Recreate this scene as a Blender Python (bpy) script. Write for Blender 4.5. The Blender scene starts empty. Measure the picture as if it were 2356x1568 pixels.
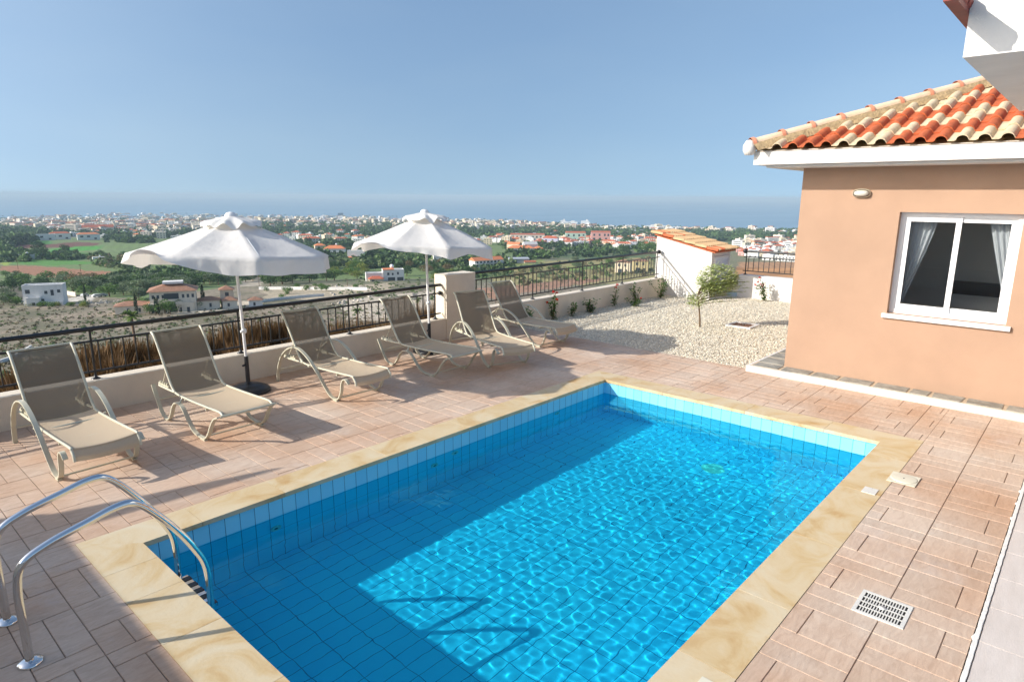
import bpy, math, random
import numpy as np
from mathutils import Vector, Matrix, Quaternion
random.seed(7)
R = math.radians
PI = math.pi
S = bpy.context.scene
COL = S.collection

# ---------------------------------------------------------------- camera
CAM = Vector((-1.4077, -4.9309, 2.5025))
YAW, PITCH, ROLL, FPX = 0.7326, 0.2186, -0.0067, 1500.8      # focal length for a 2356 px wide picture
fw = Vector((math.cos(PITCH)*math.cos(YAW), math.cos(PITCH)*math.sin(YAW), -math.sin(PITCH)))
_r = Vector((math.sin(YAW), -math.cos(YAW), 0)); _d = fw.cross(_r)
rt = _r*math.cos(ROLL) + _d*math.sin(ROLL)
dn = -_r*math.sin(ROLL) + _d*math.cos(ROLL)
cam = bpy.data.cameras.new('camera'); co = bpy.data.objects.new('camera', cam); COL.objects.link(co)
co.matrix_world = Matrix.Translation(CAM) @ Matrix((rt, -dn, -fw)).transposed().to_4x4()
cam.sensor_width = 36; cam.lens = 36*FPX/2356
cam.clip_start = 0.05; cam.clip_end = 90000
S.camera = co

# ---------------------------------------------------------------- sky, sun, exposure
SUN = Vector((1.62, -1.0, -0.98)).normalized()               # the way the sunlight travels
w = bpy.data.worlds.new('World'); S.world = w; w.use_nodes = True
nt = w.node_tree; bg = nt.nodes['Background']
sky = nt.nodes.new('ShaderNodeTexSky'); sky.sky_type = 'NISHITA'; sky.sun_disc = False
sky.sun_elevation = math.asin(-SUN.z); sky.sun_rotation = math.atan2(-SUN.x, -SUN.y)
sky.altitude = 100; sky.air_density = 1.3; sky.dust_density = 2.5; sky.ozone_density = 3.0
# even, milky sky: look the Nishita sky up a little above the true horizon
tcw = nt.nodes.new('ShaderNodeTexCoord'); sxw = nt.nodes.new('ShaderNodeSeparateXYZ'); nt.links.new(tcw.outputs['Generated'], sxw.inputs[0])
mrw = nt.nodes.new('ShaderNodeMapRange'); mrw.inputs['From Min'].default_value = 0.0; mrw.inputs['From Max'].default_value = 1.0
mrw.inputs['To Min'].default_value = 0.21; mrw.inputs['To Max'].default_value = 1.0; nt.links.new(sxw.outputs[2], mrw.inputs[0])
cbw = nt.nodes.new('ShaderNodeCombineXYZ'); nt.links.new(sxw.outputs[0], cbw.inputs[0]); nt.links.new(sxw.outputs[1], cbw.inputs[1]); nt.links.new(mrw.outputs[0], cbw.inputs[2])
nmw = nt.nodes.new('ShaderNodeVectorMath'); nmw.operation = 'NORMALIZE'; nt.links.new(cbw.outputs[0], nmw.inputs[0]); nt.links.new(nmw.outputs[0], sky.inputs[0])
# faint uneven veil of haze in the sky
nzw = nt.nodes.new('ShaderNodeTexNoise'); nzw.inputs['Scale'].default_value = 2.2; nzw.inputs['Detail'].default_value = 5; nzw.inputs['Roughness'].default_value = 0.45
mpw = nt.nodes.new('ShaderNodeMapping'); mpw.inputs['Scale'].default_value = (1, 1, 3.5); nt.links.new(tcw.outputs['Generated'], mpw.inputs[0]); nt.links.new(mpw.outputs[0], nzw.inputs['Vector'])
rpw = nt.nodes.new('ShaderNodeValToRGB'); rpw.color_ramp.elements[0].position = 0.30; rpw.color_ramp.elements[0].color = (0.97, 0.985, 1.0, 1); rpw.color_ramp.elements[1].position = 0.72; rpw.color_ramp.elements[1].color = (1.12, 1.07, 1.02, 1)
nt.links.new(nzw.outputs[0], rpw.inputs[0])
mlw = nt.nodes.new('ShaderNodeMix'); mlw.data_type = 'RGBA'; mlw.blend_type = 'MULTIPLY'; mlw.inputs[0].default_value = 1
nt.links.new(sky.outputs[0], mlw.inputs[6]); nt.links.new(rpw.outputs[0], mlw.inputs[7]); nt.links.new(mlw.outputs[2], bg.inputs[0]); bg.inputs[1].default_value = 0.15
sl = bpy.data.lights.new('sun', 'SUN'); sl.energy = 4.4; sl.angle = R(0.53); sl.color = (1.0, 0.94, 0.86)
sl.cycles.is_caustics_light = True
so = bpy.data.objects.new('sun', sl); COL.objects.link(so)
so.rotation_mode = 'QUATERNION'; so.rotation_quaternion = Vector((0, 0, -1)).rotation_difference(SUN)
so.location = (-20, 12, 15)
vs = S.view_settings
vs.view_transform = 'Standard'; vs.look = 'None'; vs.gamma = 1; vs.exposure = 0.36
S.render.engine = 'CYCLES'
cy = S.cycles
cy.use_denoising = True; cy.max_bounces = 24; cy.transparent_max_bounces = 16; cy.transmission_bounces = 12
cy.diffuse_bounces = 14; cy.glossy_bounces = 12; cy.caustics_refractive = True; cy.caustics_reflective = False
cy.sample_clamp_indirect = 6

# ---------------------------------------------------------------- helpers
def ray(u, v):
    """direction of the sight line through a point of the 2356 px wide photograph"""
    return fw + rt*((u-1178)/FPX) + dn*((v-784)/FPX)

def lin(c):
    return tuple(((x/255)/12.92 if x/255 <= 0.04045 else ((x/255+0.055)/1.055)**2.4) for x in c)

MATS = {}
def mat(name, col, rough=0.7, var=0.0, vscale=4.0, col2=None, bump=0.0, bscale=60.0, metal=0.0, spec=0.5, detail=6.0,
        attr=None, stretch=None, trans=0.0, alpha=None, dist=0.0):
    if name in MATS: return MATS[name]
    m = bpy.data.materials.new(name); m.use_nodes = True; MATS[name] = m
    n = m.node_tree.nodes; l = m.node_tree.links
    p = n['Principled BSDF']
    p.inputs['Roughness'].default_value = rough; p.inputs['Metallic'].default_value = metal
    p.inputs['Specular IOR Level'].default_value = spec
    p.inputs['Base Color'].default_value = (*col, 1)
    tc = n.new('ShaderNodeTexCoord'); vec = tc.outputs['Object']
    if stretch:
        mp = n.new('ShaderNodeMapping'); mp.inputs['Scale'].default_value = stretch
        l.new(vec, mp.inputs[0]); vec = mp.outputs[0]
    base = None
    if attr:
        a = n.new('ShaderNodeAttribute'); a.attribute_name = attr; base = a.outputs['Color']
    if var > 0 or col2:
        t = n.new('ShaderNodeTexNoise'); t.inputs['Scale'].default_value = vscale; t.inputs['Detail'].default_value = detail
        t.inputs['Roughness'].default_value = 0.62; t.inputs['Distortion'].default_value = dist
        l.new(vec, t.inputs['Vector'])
        r = n.new('ShaderNodeValToRGB'); r.color_ramp.elements[0].position = 0.32; r.color_ramp.elements[1].position = 0.68
        l.new(t.outputs[0], r.inputs[0])
        if col2:
            r.color_ramp.elements[0].color = (*col, 1); r.color_ramp.elements[1].color = (*col2, 1)
        else:
            lo, hi = 1-var, 1+var
            if base is None:
                r.color_ramp.elements[0].color = (*[c*lo for c in col], 1); r.color_ramp.elements[1].color = (*[min(c*hi, 1) for c in col], 1)
            else:
                r.color_ramp.elements[0].color = (lo, lo, lo, 1); r.color_ramp.elements[1].color = (min(hi, 1.6),)*3+(1,)
        if base is None: base = r.outputs[0]
        else:
            mx = n.new('ShaderNodeMix'); mx.data_type = 'RGBA'; mx.blend_type = 'MULTIPLY'; mx.inputs[0].default_value = 1
            l.new(base, mx.inputs[6]); l.new(r.outputs[0], mx.inputs[7]); base = mx.outputs[2]
    if base is not None: l.new(base, p.inputs['Base Color'])
    if bump > 0:
        t2 = n.new('ShaderNodeTexNoise'); t2.inputs['Scale'].default_value = bscale; t2.inputs['Detail'].default_value = 5
        l.new(vec, t2.inputs['Vector'])
        b = n.new('ShaderNodeBump'); b.inputs['Strength'].default_value = bump; b.inputs['Distance'].default_value = 0.02
        l.new(t2.outputs[0], b.inputs['Height']); l.new(b.outputs[0], p.inputs['Normal'])
    if trans > 0 or alpha is not None:
        out = n['Material Output']; sh = p.outputs[0]
        if trans > 0:
            tr = n.new('ShaderNodeBsdfTranslucent'); tr.inputs[0].default_value = (*col, 1)
            if base is not None: l.new(base, tr.inputs[0])
            mx = n.new('ShaderNodeMixShader'); mx.inputs[0].default_value = trans
            l.new(sh, mx.inputs[1]); l.new(tr.outputs[0], mx.inputs[2]); sh = mx.outputs[0]
        if alpha is not None:
            tp = n.new('ShaderNodeBsdfTransparent'); mx = n.new('ShaderNodeMixShader'); mx.inputs[0].default_value = alpha
            l.new(tp.outputs[0], mx.inputs[1]); l.new(sh, mx.inputs[2]); sh = mx.outputs[0]
        l.new(sh, out.inputs[0])
    return m

class MB:
    """collects shapes and links them as ONE mesh object"""
    def __init__(s): s.v = []; s.f = []; s.m = []; s.s = []; s.c = []
    def add(s, vs, fs, mi=0, smooth=False, col=None):
        o = len(s.v); s.v += [tuple(p) for p in vs]
        for f in fs:
            s.f.append(tuple(i+o for i in f)); s.m.append(mi); s.s.append(smooth); s.c.append(col)
        return s
    def box(s, x0, x1, y0, y1, z0, z1, mi=0, col=None, M=None):
        vs = [(x0,y0,z0),(x1,y0,z0),(x1,y1,z0),(x0,y1,z0),(x0,y0,z1),(x1,y0,z1),(x1,y1,z1),(x0,y1,z1)]
        if M is not None: vs = [M @ Vector(p) for p in vs]
        return s.add(vs, [(0,3,2,1),(4,5,6,7),(0,1,5,4),(1,2,6,5),(2,3,7,6),(3,0,4,7)], mi, False, col)
    def prism(s, poly, axis, a, b, mi=0, M=None):
        """poly of 2-D points extruded along an axis ('x': poly is y,z; 'y': poly is x,z; 'z': poly is x,y)"""
        def P(p, t):
            q = {'x': (t, p[0], p[1]), 'y': (p[0], t, p[1]), 'z': (p[0], p[1], t)}[axis]
            return M @ Vector(q) if M is not None else q
        n = len(poly); vs = [P(p, a) for p in poly] + [P(p, b) for p in poly]
        fs = [tuple(range(n))[::-1], tuple(range(n, 2*n))] + [(i, (i+1) % n, n+(i+1) % n, n+i) for i in range(n)]
        if axis == 'y': fs = [f[::-1] for f in fs]
        return s.add(vs, fs, mi)
    def tube(s, pts, r, seg=10, mi=0, caps=True, smooth=True):
        pts = [Vector(p) for p in pts]; n = len(pts); rr = r if isinstance(r, (list, tuple)) else [r]*n
        t0 = (pts[1]-pts[0]).normalized(); up = Vector((0, 0, 1)) if abs(t0.z) < 0.9 else Vector((1, 0, 0))
        a = t0.cross(up).normalized(); vs = []; prev = t0
        for i in range(n):
            t = (pts[min(i+1, n-1)]-pts[max(i-1, 0)]).normalized()
            q = prev.rotation_difference(t); a = q @ a; a = (a - t*a.dot(t)).normalized(); prev = t
            b = t.cross(a)
            for k in range(seg):
                c = 2*PI*k/seg; vs.append(pts[i] + a*(rr[i]*math.cos(c)) + b*(rr[i]*math.sin(c)))
        fs = [(i*seg+k, i*seg+(k+1) % seg, (i+1)*seg+(k+1) % seg, (i+1)*seg+k) for i in range(n-1) for k in range(seg)]
        s.add(vs, fs, mi, smooth)
        if caps:
            s.add(vs[:seg], [tuple(range(seg))[::-1]], mi); s.add(vs[-seg:], [tuple(range(seg))], mi)
        return s
    def lathe(s, prof, c=(0, 0, 0), seg=20, mi=0, smooth=True):
        """prof: list of (r, z)"""
        vs = []; n = len(prof)
        for r, z in prof:
            for k in range(seg):
                a = 2*PI*k/seg; vs.append((c[0]+r*math.cos(a), c[1]+r*math.sin(a), c[2]+z))
        fs = [(i*seg+k, i*seg+(k+1) % seg, (i+1)*seg+(k+1) % seg, (i+1)*seg+k) for i in range(n-1) for k in range(seg)]
        return s.add(vs, fs, mi, smooth)
    def strip(s, path, x0, x1, th, mi=0, smooth=True):
        """flat bar following a path of (y, z), spanning x0..x1, thickness th"""
        n = len(path); P = [Vector((0, a, b)) for a, b in path]; vs = []
        for i in range(n):
            t = (P[min(i+1, n-1)]-P[max(i-1, 0)]).normalized(); nn = Vector((0, -t.z, t.y))
            for sgn in (1, -1):
                q = P[i]+nn*(th/2*sgn)
                vs += [(x0, q.y, q.z), (x1, q.y, q.z)]
        fs = []
        for i in range(n-1):
            a = i*4; b = a+4
            fs += [(a, a+1, b+1, b), (a+2, b+2, b+3, a+3), (a, b, b+2, a+2), (a+1, a+3, b+3, b+1)]
        s.add(vs, fs, mi, False); s.add(vs, [(0, 2, 3, 1), (n*4-4, n*4-3, n*4-1, n*4-2)], mi)
        return s
    def build(s, name, mats, parent=None, **props):
        me = bpy.data.meshes.new(name); me.from_pydata(s.v, [], s.f)
        if not isinstance(mats, (list, tuple)): mats = [mats]
        for m in mats: me.materials.append(m)
        me.polygons.foreach_set('material_index', s.m); me.polygons.foreach_set('use_smooth', s.s)
        if any(c is not None for c in s.c):
            ca = me.color_attributes.new('tint', 'FLOAT_COLOR', 'CORNER')
            buf = []
            for f, c in zip(s.f, s.c): buf += list((*(c or (1, 1, 1)), 1))*len(f)
            ca.data.foreach_set('color', buf)
        me.update()
        return link(name, me, parent, **props)

def link(name, me, parent=None, label=None, cat=None, group=None, kind=None):
    o = bpy.data.objects.new(name, me); COL.objects.link(o)
    if parent: o.parent = parent
    tag(o, label, cat, group, kind)
    return o
def tag(o, label=None, cat=None, group=None, kind=None):
    if label: o['label'] = label
    if cat: o['category'] = cat
    if group: o['group'] = group
    if kind: o['kind'] = kind
    return o
def thing(name, label, cat, loc=(0, 0, 0), rz=0.0, group=None):
    o = bpy.data.objects.new(name, None); COL.objects.link(o); o.location = loc; o.rotation_euler = (0, 0, rz)
    o.empty_display_size = 0.2
    return tag(o, label, cat, group)
def dup(root, loc=None, rz=None, scale=None, label=None, group=None, cat=None):
    r = root.copy(); COL.objects.link(r)
    for ch in list(root.children):
        c = ch.copy(); COL.objects.link(c); c.parent = r
        for g in list(ch.children):
            d = g.copy(); COL.objects.link(d); d.parent = c
    if loc is not None: r.location = loc
    if rz is not None: r.rotation_euler = (0, 0, rz)
    if scale is not None: r.scale = scale if isinstance(scale, (tuple, list)) else (scale,)*3
    return tag(r, label, cat, group)
def rnd(a, b): return random.uniform(a, b)

# ---------------------------------------------------------------- materials
M_white = mat('white_render', (0.74, 0.72, 0.68), 0.85, 0.05, 2.5, bump=0.25, bscale=120)
M_cream = mat('cream_render', (0.74, 0.66, 0.54), 0.9, 0.06, 3.0, bump=0.3, bscale=150)
M_orange = mat('orange_render', (0.43, 0.28, 0.192), 0.9, 0.09, 0.7, bump=0.35, bscale=160)
M_black = mat('black_iron', (0.012, 0.014, 0.016), 0.35, spec=0.6)
M_steel = mat('polished_steel', (0.75, 0.75, 0.74), 0.08, metal=1.0)
M_plastic = mat('cream_plastic', (0.72, 0.68, 0.54), 0.45, 0.05, 8)
M_greywhite = mat('white_plastic', (0.70, 0.69, 0.64), 0.45, 0.06, 8)
M_dark = mat('opening_shade', (0.015, 0.014, 0.013), 0.9)  # near-black colour standing in for shade inside small openings
M_frame = mat('champagne_paint', (0.56, 0.54, 0.42), 0.35, 0.06, 10)
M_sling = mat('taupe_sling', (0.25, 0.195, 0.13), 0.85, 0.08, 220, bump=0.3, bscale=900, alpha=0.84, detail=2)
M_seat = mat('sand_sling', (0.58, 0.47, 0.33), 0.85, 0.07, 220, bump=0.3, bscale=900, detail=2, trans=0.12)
M_cloth = mat('canopy_cloth', (0.82, 0.80, 0.755), 0.9, 0.05, 2.5, bump=0.55, bscale=7, trans=0.22)
M_blackp = mat('black_plastic', (0.012, 0.014, 0.018), 0.38)
M_pole = mat('white_pole', (0.78, 0.78, 0.76), 0.35)
M_alu = mat('white_aluminium', (0.82, 0.83, 0.84), 0.3)
M_tc = mat('terracotta', (0.50, 0.12, 0.04), 0.75, 0.22, 9, bump=0.3, bscale=90)
M_tcream = mat('cream_clay', (0.66, 0.53, 0.35), 0.75, 0.16, 9, bump=0.3, bscale=90)
M_mortar = mat('mortar', (0.36, 0.26, 0.14), 0.95, 0.3, 14, bump=0.8, bscale=40)
M_bark = mat('bark', (0.16, 0.10, 0.055), 0.9, 0.3, 20, bump=0.6, bscale=80)

# ================================================================ TERRACE
XL, XG = -9.0, 8.0             # deck extent in x (gravel starts at XG)
PL, PW, CW = 6.03, 3.5, 0.32   # pool length, width, coping width
YB, YT = -4.70, 3.55           # paved path edge, garden wall face

def deck():
    m = bpy.data.materials.new('stamped_concrete'); m.use_nodes = True
    n = m.node_tree.nodes; l = m.node_tree.links; p = n['Principled BSDF']; p.inputs['Roughness'].default_value = 0.72; p.inputs['Specular IOR Level'].default_value = 0.22
    tc = n.new('ShaderNodeTexCoord'); a = n.new('ShaderNodeAttribute'); a.attribute_name = 'tint'
    t = n.new('ShaderNodeTexNoise'); t.inputs['Scale'].default_value = 0.9; t.inputs['Detail'].default_value = 8; l.new(tc.outputs['Object'], t.inputs['Vector'])
    r = n.new('ShaderNodeValToRGB'); e = r.color_ramp.elements; e[0].position = 0.33; e[0].color = (0.90, 0.74, 0.62, 1); e[1].position = 0.66; e[1].color = (1.06, 1.08, 1.08, 1)
    l.new(t.outputs[0], r.inputs[0])
    mx = n.new('ShaderNodeMix'); mx.data_type = 'RGBA'; mx.blend_type = 'MULTIPLY'; mx.inputs[0].default_value = 1
    l.new(a.outputs['Color'], mx.inputs[6]); l.new(r.outputs[0], mx.inputs[7])
    mp = n.new('ShaderNodeMapping'); mp.inputs['Scale'].default_value = (7, 26, 20); l.new(tc.outputs['Object'], mp.inputs[0])
    t2 = n.new('ShaderNodeTexNoise'); t2.inputs['Scale'].default_value = 1.0; t2.inputs['Detail'].default_value = 8; t2.inputs['Distortion'].default_value = 1.2
    t2.inputs['Roughness'].default_value = 0.7
    l.new(mp.outputs[0], t2.inputs['Vector'])
    r2 = n.new('ShaderNodeValToRGB'); e = r2.color_ramp.elements; e[0].position = 0.30; e[0].color = (0.70, 0.62, 0.58, 1); e[1].position = 0.62; e[1].color = (1.06, 1.05, 1.05, 1)
    l.new(t2.outputs[0], r2.inputs[0])
    mx2 = n.new('ShaderNodeMix'); mx2.data_type = 'RGBA'; mx2.blend_type = 'MULTIPLY'; mx2.inputs[0].default_value = 0.6
    l.new(mx.outputs[2], mx2.inputs[6]); l.new(r2.outputs[0], mx2.inputs[7])
    # pale chalky wear patches
    t3 = n.new('ShaderNodeTexNoise'); t3.inputs['Scale'].default_value = 1.1; t3.inputs['Detail'].default_value = 9; t3.inputs['Roughness'].default_value = 0.75
    mp3 = n.new('ShaderNodeMapping'); mp3.inputs['Location'].default_value = (5, 3, 1); l.new(tc.outputs['Object'], mp3.inputs[0]); l.new(mp3.outputs[0], t3.inputs['Vector'])
    r3 = n.new('ShaderNodeValToRGB'); e = r3.color_ramp.elements; e[0].position = 0.56; e[0].color = (0, 0, 0, 1); e[1].position = 0.74; e[1].color = (0.55, 0.55, 0.55, 1)
    l.new(t3.outputs[0], r3.inputs[0])
    mx3 = n.new('ShaderNodeMix'); mx3.data_type = 'RGBA'; l.new(r3.outputs[0], mx3.inputs[0]); l.new(mx2.outputs[2], mx3.inputs[6]); mx3.inputs[7].default_value = (0.60, 0.54, 0.50, 1)
    l.new(mx3.outputs[2], p.inputs['Base Color'])
    b = n.new('ShaderNodeBump'); b.inputs['Strength'].default_value = 0.35; b.inputs['Distance'].default_value = 0.01
    l.new(t2.outputs[0], b.inputs['Height']); l.new(b.outputs[0], p.inputs['Normal'])
    M_gr = mat('groove', (0.20, 0.13, 0.09), 0.9, 0.4, 1.3, col2=(0.46, 0.36, 0.28))
    D = MB(); G = MB()
    rects = [(XL, XG, PW*0+CW, YT), (XL, -CW, -PW-CW, CW), (PL+CW, XG, -PW-CW, CW), (XL, XG, YB, -PW-CW)]
    rng = random.Random(3)
    g = 0.0022; bx = 0.311
    pieces = []
    k0 = -20
    for sidx in range(-2, 16):
        y0 = -4.25 - 0.62 + sidx*0.62 - 0.0
        for b_ in range(-30, 28):
            x0 = b_*bx + 0.06; odd = (b_ + sidx) % 2
            if odd: cuts = [(0, 0.14, 0), (0.14, 0.62, 1)]
            else: cuts = [(0, 0.295, 1 if rng.random() < 0.5 else 0), (0.295, 0.62, 0)]
            if (sidx % 2): cuts = [(0.62-c1, 0.62-c0, s_) for c0, c1, s_ in cuts]
            for c0, c1, sp in cuts:
                if sp:
                    pieces += [(x0, x0+bx/2, y0+c0, y0+c1), (x0+bx/2, x0+bx, y0+c0, y0+c1)]
                else: pieces.append((x0, x0+bx, y0+c0, y0+c1))
    for (a0, a1, c0, c1) in pieces:
        tint = (0.60, 0.487, 0.392); k = rng.uniform(0.95, 1.05); q = rng.uniform(-0.012, 0.012)
        col = (tint[0]*k+q, tint[1]*k, tint[2]*k-q*0.6)
        for (rx0, rx1, ry0, ry1) in rects:
            x0, x1, y0, y1 = max(a0+g, rx0), min(a1-g, rx1), max(c0+g, ry0), min(c1-g, ry1)
            if x1-x0 < 0.01 or y1-y0 < 0.01: continue
            h = 0.0022; z = rng.uniform(-0.0006, 0.0006)
            vs = [(x0, y0, -0.008), (x1, y0, -0.008), (x1, y1, -0.008), (x0, y1, -0.008),
                  (x0+h, y0+h, z), (x1-h, y0+h, z), (x1-h, y1-h, z), (x0+h, y1-h, z)]
            D.add(vs, [(4, 5, 6, 7), (0, 1, 5, 4), (1, 2, 6, 5), (2, 3, 7, 6), (3, 0, 4, 7)], 0, False, col)
    for (rx0, rx1, ry0, ry1) in rects:
        G.add([(rx0, ry0, -0.006), (rx1, ry0, -0.006), (rx1, ry1, -0.006), (rx0, ry1, -0.006)], [(0, 1, 2, 3)], 1)
    D.add(G.v, G.f, 1, False, (1, 1, 1))
    D.build('terrace_paving', [m, M_gr], kind='structure')
deck()

def coping_and_pool():
    pool = thing('swimming_pool', 'rectangular blue tiled swimming pool with yellow sandstone edge', 'swimming pool', (0, 0, 0))
    m = bpy.data.materials.new('sandstone'); m.use_nodes = True
    n = m.node_tree.nodes; l = m.node_tree.links; p = n['Principled BSDF']; p.inputs['Roughness'].default_value = 0.55
    tc = n.new('ShaderNodeTexCoord'); a = n.new('ShaderNodeAttribute'); a.attribute_name = 'tint'
    ad = n.new('ShaderNodeVectorMath'); ad.operation = 'ADD'; l.new(tc.outputs['Object'], ad.inputs[0]); l.new(a.outputs['Color'], ad.inputs[1])
    t = n.new('ShaderNodeTexNoise'); t.inputs['Scale'].default_value = 2.4; t.inputs['Detail'].default_value = 6; t.inputs['Distortion'].default_value = 1.1; t.inputs['Roughness'].default_value = 0.6
    l.new(ad.outputs[0], t.inputs['Vector'])
    r = n.new('ShaderNodeValToRGB'); e = r.color_ramp.elements
    e[0].position = 0.26; e[0].color = (0.48, 0.28, 0.10, 1); e[1].position = 0.74; e[1].color = (0.66, 0.58, 0.42, 1)
    q = e.new(0.42); q.color = (0.60, 0.45, 0.24, 1); q = e.new(0.54); q.color = (0.64, 0.52, 0.33, 1)
    l.new(t.outputs[0], r.inputs[0]); l.new(r.outputs[0], p.inputs['Base Color'])
    t2 = n.new('ShaderNodeTexNoise'); t2.inputs['Scale'].default_value = 40; t2.inputs['Detail'].default_value = 5; l.new(tc.outputs['Object'], t2.inputs['Vector'])
    b = n.new('ShaderNodeBump'); b.inputs['Strength'].default_value = 0.15; b.inputs['Distance'].default_value = 0.01
    l.new(t2.outputs[0], b.inputs['Height']); l.new(b.outputs[0], p.inputs['Normal'])
    B = MB(); z0, z1 = -0.035, 0.0035; ov = 0.02; g = 0.0015
    # sides of mitred slabs: outer line and inner line
    def side(o0, o1, i0, i1, cuts):
        o0, o1, i0, i1 = map(Vector, (o0, o1, i0, i1)); L = (o1-o0).length; ts = [0]+[c/L for c in cuts]+[1]
        dirv = (o1-o0).normalized()
        for j in range(len(ts)-1):
            A = o0.lerp(o1, ts[j]); Bq = o0.lerp(o1, ts[j+1])
            def inn(P, t):
                if t == 0: return i0
                if t == 1: return i1
                # perpendicular projection to the inner line
                s_ = (P-i0).dot(dirv); return i0+dirv*s_
            C_ = inn(Bq, ts[j+1]); D_ = inn(A, ts[j])
            A2 = A+dirv*(g if j else 0); D2 = D_+dirv*(g if j else 0); B2 = Bq-dirv*(g if ts[j+1] < 1 else 0); C2 = C_-dirv*(g if ts[j+1] < 1 else 0)
            poly = [A2, B2, C2, D2]
            off = (rnd(0, 9), rnd(0, 9), rnd(0, 9))
            # bullnosed inner edge: lower inner edge set back
            top = [(q_.x, q_.y, z1) for q_ in poly]; bot = [(q_.x, q_.y, z0) for q_ in poly]
            B.add(top+bot, [(0, 1, 2, 3), (7, 6, 5, 4), (0, 4, 5, 1), (1, 5, 6, 2), (2, 6, 7, 3), (3, 7, 4, 0)], 0, False, off)
    x0, x1, y0, y1 = -CW, PL+CW, -PW-CW, CW
    ix0, ix1, iy0, iy1 = ov, PL-ov, -PW+ov, -ov
    side((x0, y1), (x0, y0), (ix0, iy1), (ix0, iy0), [0.62, 1.05, 1.62, 2.35, 2.95, 3.5])
    side((x0, y0), (x1, y0), (ix0, iy0), (ix1, iy0), [0.7, 1.3, 1.95, 2.75, 3.75, 4.9, 5.9])
    side((x1, y0), (x1, y1), (ix1, iy0), (ix1, iy1), [0.9, 1.8, 2.9])
    side((x1, y1), (x0, y1), (ix1, iy1), (ix0, iy1), [0.8, 1.9, 3.0, 4.1, 5.2, 5.9])
    B.build('coping', m, pool)
    # tiles
    DEP = 0.98
    mt = bpy.data.materials.new('pool_tile'); mt.use_nodes = True
    n = mt.node_tree.nodes; l = mt.node_tree.links; p = n['Principled BSDF']; p.inputs['Roughness'].default_value = 0.25
    tc = n.new('ShaderNodeTexCoord'); sx = n.new('ShaderNodeSeparateXYZ'); l.new(tc.outputs['UV'], sx.inputs[0])
    def grout(sock, period, wd):
        q = n.new('ShaderNodeMath'); q.operation = 'DIVIDE'; l.new(sock, q.inputs[0]); q.inputs[1].default_value = period
        f = n.new('ShaderNodeMath'); f.operation = 'FRACT'; l.new(q.outputs[0], f.inputs[0])
        c = n.new('ShaderNodeMath'); c.operation = 'LESS_THAN'; l.new(f.outputs[0], c.inputs[0]); c.inputs[1].default_value = wd/period
        fl = n.new('ShaderNodeMath'); fl.operation = 'FLOOR'; l.new(q.outputs[0], fl.inputs[0])
        return c.outputs[0], fl.outputs[0]
    g1, f1 = grout(sx.outputs[0], 0.125, 0.0055); g2, f2 = grout(sx.outputs[1], 0.25, 0.0055)
    mxg = n.new('ShaderNodeMath'); mxg.operation = 'MAXIMUM'; l.new(g1, mxg.inputs[0]); l.new(g2, mxg.inputs[1])
    cb = n.new('ShaderNodeCombineXYZ'); l.new(f1, cb.inputs[0]); l.new(f2, cb.inputs[1])
    wn = n.new('ShaderNodeTexWhiteNoise'); l.new(cb.outputs[0], wn.inputs[0])
    rr = n.new('ShaderNodeValToRGB'); rr.color_ramp.elements[0].color = (0.24, 0.73, 0.96, 1); rr.color_ramp.elements[1].color = (0.30, 0.80, 0.99, 1); l.new(wn.outputs[0], rr.inputs[0])
    mx = n.new('ShaderNodeMix'); mx.data_type = 'RGBA'; l.new(mxg.outputs[0], mx.inputs[0]); l.new(rr.outputs[0], mx.inputs[6]); mx.inputs[7].default_value = (0.05, 0.20, 0.38, 1)
    l.new(mx.outputs[2], p.inputs['Base Color'])
    def uvquad(name, quads):
        me = bpy.data.meshes.new(name); vs = []; fs = []; uv = []
        for P, U in quads:
            o = len(vs); vs += P; fs.append((o, o+1, o+2, o+3)); uv += U
        me.from_pydata(vs, [], fs); me.materials.append(mt); ul = me.uv_layers.new(name='UVMap')
        for i, c in enumerate(uv): ul.data[i].uv = c
        o = link(name, me, pool); o.cycles.is_caustics_receiver = True
        return o
    d = DEP; L, W = PL, PW
    uvquad('tiled_basin', [
        ([(0, 0, 0), (L, 0, 0), (L, 0, -d), (0, 0, -d)], [(0, .035), (L, .035), (L, .035+d), (0, .035+d)]),
        ([(L, 0, 0), (L, -W, 0), (L, -W, -d), (L, 0, -d)], [(0.03, .035), (W+.03, .035), (W+.03, .035+d), (0.03, .035+d)]),
        ([(L, -W, 0), (0, -W, 0), (0, -W, -d), (L, -W, -d)], [(0, .035), (L, .035), (L, .035+d), (0, .035+d)]),
        ([(0, -W, 0), (0, 0, 0), (0, 0, -d), (0, -W, -d)], [(0, .035), (W, .035), (W, .035+d), (0, .035+d)]),
        ([(0, -W, -d), (0, 0, -d), (L, 0, -d), (L, -W, -d)], [(0.06, 0), (W+.06, 0), (W+.06, L), (0.06, L)])])
    # wall jets and floor drain
    def jet(x, z, y=-0.003):
        J = MB(); J.lathe([(0.0, .0), (0.018, .0)], (0, 0, 0.004), 16, 1); J.lathe([(0.018, 0.006), (0.018, 0.01), (0.045, 0.008), (0.05, 0)], (0, 0, 0), 20, 0)
        o = J.build('wall_jet', [M_greywhite, M_dark], pool); o.cycles.is_caustics_receiver = True; o.location = (x, y, z); o.rotation_euler = (R(90), 0, 0)
    jet(1.05, -0.42); jet(3.15, -0.30); jet(2.85, -0.42); jet(4.95, -0.30)
    J = MB(); J.lathe([(0, .012), (0.10, .012), (0.115, .004), (0.13, 0)], (0, 0, 0), 20)
    o = J.build('floor_drain', mat('pale_plastic', (0.75, 0.78, 0.62), 0.5), pool); o.cycles.is_caustics_receiver = True; o.location = (5.28, -2.0, -DEP+0.002)
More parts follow.
